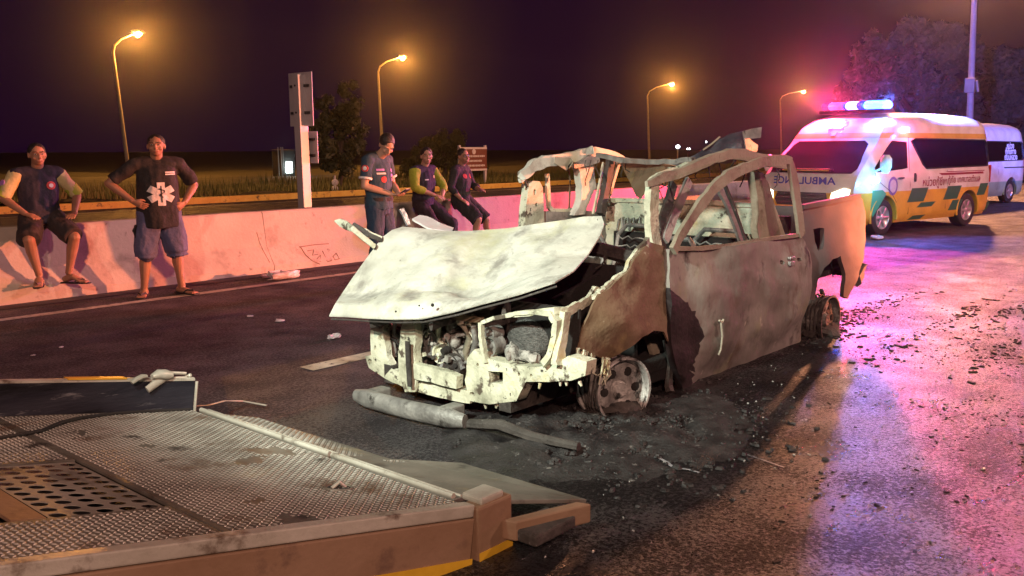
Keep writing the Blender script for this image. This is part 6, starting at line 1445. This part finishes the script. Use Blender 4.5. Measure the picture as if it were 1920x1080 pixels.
for (px, py, n_, sx_, sy_) in ((1620, 583, 160, .45, .10), (1800, 592, 160, .9, .06), (1880, 592, 120, .8, .06), (1590, 608, 140, .3, .08), (1880, 660, 90, .5, .06), (1560, 630, 140, .25, .12), (1690, 560, 50, .5, .1), (1660, 660, 90, .4, .1), (1590, 590, 60, .2, .04)):
    c = gnd(px, py)
    for k in range(n_): chunk(q, (c.x + rg.gauss(0, sx_), c.y + rg.gauss(0, sy_), .002), .004 + .020 * rg.random() ** 3, .4)
tag(q.build('burnt_debris', CHIP, fixn=False), 'scattered black flakes of burnt debris on the wet road beside the pickup', 'debris', kind='stuff')
# crust of ash and burnt scrap below the nose of the wreck: a low uneven layer with fine bits in it
q = MB(); vs = []; nx_, ny_ = 90, 70
for j in range(ny_ + 1):
    for i in range(nx_ + 1):
        x, y = 3.2 + 2.6 * i / nx_, 1.9 + 2.7 * j / ny_
        d = ((x - 4.2) / 1.05) ** 2 + ((y - 2.95) / .85) ** 2
        h = max(0, .045 * (1 - d) + .05 * fbm((x, y, 0), 3.5) * max(0, 1.15 - d) + .02 * fbm((x, y, 5), 14) * max(0, 1.1 - d)) - .004
        vs.append((x, y, max(-.01, h)))
q.add(vs, [(j * (nx_ + 1) + i, j * (nx_ + 1) + i + 1, (j + 1) * (nx_ + 1) + i + 1, (j + 1) * (nx_ + 1) + i) for j in range(ny_) for i in range(nx_)])
for k in range(1500):
    x, y = rg.gauss(4.2, .55), rg.gauss(2.7, .45)
    if x < 3.3: continue
    chunk(q, (x, y, max(.0, .035 * math.exp(-((x - 4.2) / .7) ** 2 - ((y - 2.9) / .6) ** 2))), .003 + .018 * rg.random() ** 3, .6)
tag(q.build('ash_and_scrap', mat('wet_ash', [(.3, (.010, .009, .010)), (.7, (.040, .037, .037))], 6, (.3, .8), 0, .6, 60, layers=[((.22, .21, .20), 16, .62, .72)]), smooth=40, fixn=False), 'low crust of ash and burnt scrap under the nose of the pickup', 'ash', kind='stuff')
# crumbs of safety glass
q = MB()
for k in range(420):
    if k < 260: x, y = rg.gauss(5.6, 1.2), rg.gauss(2.0, .5)
    else: x, y = rg.uniform(2.8, 8.5), rg.uniform(-1.2, 2.4)
    s_ = .0025 + .005 * rg.random() ** 2; q.box((x, y, s_ * .5), (s_ * 1.6, s_, s_), Matrix.Rotation(rg.random() * 6, 3, 'Z') @ Matrix.Rotation(rg.random(), 3, 'X'))
tag(q.build('glass_crumbs', mat('pale_glass_crumb', (.40, .42, .40), 9, (.1, .3)), fixn=False), 'tiny pale crumbs of broken glass on the road beside the pickup', 'glass', kind='stuff')
# torn-off bumper beam in front of the wreck
a, b_ = gnd(668, 741, .075), gnd(872, 790, .075)
r = root('bumper_beam', 'torn off grey bumper beam lying on the road in front of the pickup', 'bumper', (a + b_) / 2)
q = MB(); k_ = 9; q.tube([a.lerp(b_, i / k_) + Vector((-.03 * math.sin(math.pi * i / k_), 0, 0)) for i in range(k_ + 1)], [(.040, .03)] + [(.058, .045)] * (k_ - 1) + [(.04, .03)], 12); q.build('beam', GREYM, r, smooth=60)
for f_ in (.12, .8):
    p = a.lerp(b_, f_); q = MB(); q.box(p + Vector((.09, 0, 0)), (.12, .09, .09)); q.build('mount', GREYM, r, bevel=.01)
a, b_ = gnd(880, 795, .05), gnd(1085, 838, .05)
r = root('scrap_pipe', 'charred bent pipe on the ash below the pickup front', 'scrap', (a + b_) / 2); q = MB(); q.tube([a, a.lerp(b_, .3) + Vector((0, 0, .03)), a.lerp(b_, .6), b_], [.03, .035, .03, .025], 8); q.build('pipe', CHAR, r, smooth=True)
# litter
def crumple(name, label, cat, px, py, s_, mt, el=1.6):
    c = gnd(px, py); q = MB(); q.ball((c.x, c.y, s_ * .35), (s_ * el, s_, s_ * .45), 16, 10); q.v = [tuple(Vector(v) + (Vector(v) - c) * .55 * fbm(v, 9 / max(.3, s_ * 8))) for v in q.v]; q.v = [(x, y, max(.004, z)) for x, y, z in q.v]
    return tag(q.build(name, mt), label, cat)
LITTER = mat('crumpled_plastic', [(.3, (.35, .28, .30)), (.6, (.70, .64, .66))], 9, (.3, .6), 0, .3, 30); LITP = mat('pink_plastic', (.55, .30, .32), 9, (.3, .6))
crumple('plastic_bag', 'crumpled pale plastic bag lying on the gutter below the marked barrier', 'bag', 528, 523, .13, LITTER, 1.9)
crumple('litter', 'small pinkish wrapper just left of the pale plastic bag', 'litter', 508, 521, .06, LITP)
for px, py, s_, lab in ((470, 594, .022, 'small white scrap on the road lane left of the bonnet'), (525, 603, .035, 'flat white scrap on the lane just left of the bonnet tip'), (625, 635, .045, 'white paper scrap on the lane below the bonnet tip'), (115, 652, .014, 'tiny white scrap on the lane above the deck rail, nearer the barrier'), (62, 667, .012, 'tiny white scrap on the lane near the left picture edge'), (1643, 449, .09, 'white scrap beside the front wheel of the ambulance'), (430, 520, .05, 'dark crumpled scrap at the barrier foot right of the man in blue shorts')):
    crumple('scrap', lab, 'scrap', px, py, s_, LITTER if 'dark' not in lab else CHIP)
# foam streaks of the extinguishing water
FOAM = mat('dirty_foam', [(.3, (.16, .17, .19)), (.7, (.42, .43, .46))], 14, (.2, .5), 0, .3, 40)
def streak(pts, w):
    q = MB(); P = [gnd(x, y, .004) for x, y in pts]; L_ = []; R2 = []
    for i, p in enumerate(P):
        t_ = (P[min(i + 1, len(P) - 1)] - P[max(i - 1, 0)]).normalized(); n_ = Vector((-t_.y, t_.x, 0)); ww = w * (.4 + .6 * math.sin(math.pi * (i + .5) / len(P))) * (1 + .5 * fbm(p, 6)); L_.append(p + n_ * ww); R2.append(p - n_ * ww)
    n2_ = len(P); q.add(L_ + R2, [(i, i + 1, i + 1 + n2_, i + n2_) for i in range(n2_ - 1)]); return q
for i, (pts, w, lab) in enumerate((([(1150, 852), (1170, 862), (1188, 872), (1196, 884), (1204, 886)], .02, 'short pale foam streak on the wet road right of the truck deck'), ([(1205, 852), (1235, 858), (1250, 866), (1262, 876), (1290, 880), (1312, 886)], .012, 'long curved foam streak on the wet road below the pickup door'), ([(1400, 852), (1430, 862), (1470, 876)], .006, 'thin foam line on the wet road, furthest right'))):
    tag(streak(pts, w).build('foam_streak', FOAM, fixn=False), lab, 'foam', 'foam streaks on the wet road')
# ---------------------------------------------------------------- night air: thin smoke and haze
if True:
    q = MB(); q.box((95, 24, 9.0), (330, 190, 20.2))
    hz = q.build('haze', bpy.data.materials.new('haze_air'))
    hz['kind'] = 'stuff'; hz['label'] = 'thin night haze and smoke hanging over the whole road'; hz['category'] = 'haze'
    m = hz.data.materials[0]; m.use_nodes = True; t = m.node_tree; t.nodes.clear()
    o_ = t.nodes.new('ShaderNodeOutputMaterial'); v_ = t.nodes.new('ShaderNodeVolumePrincipled')
    v_.inputs['Color'].default_value = (0.9, 0.9, 0.95, 1); v_.inputs['Density'].default_value = 0.0004; v_.inputs['Anisotropy'].default_value = 0.93
    t.links.new(v_.outputs[0], o_.inputs['Volume'])
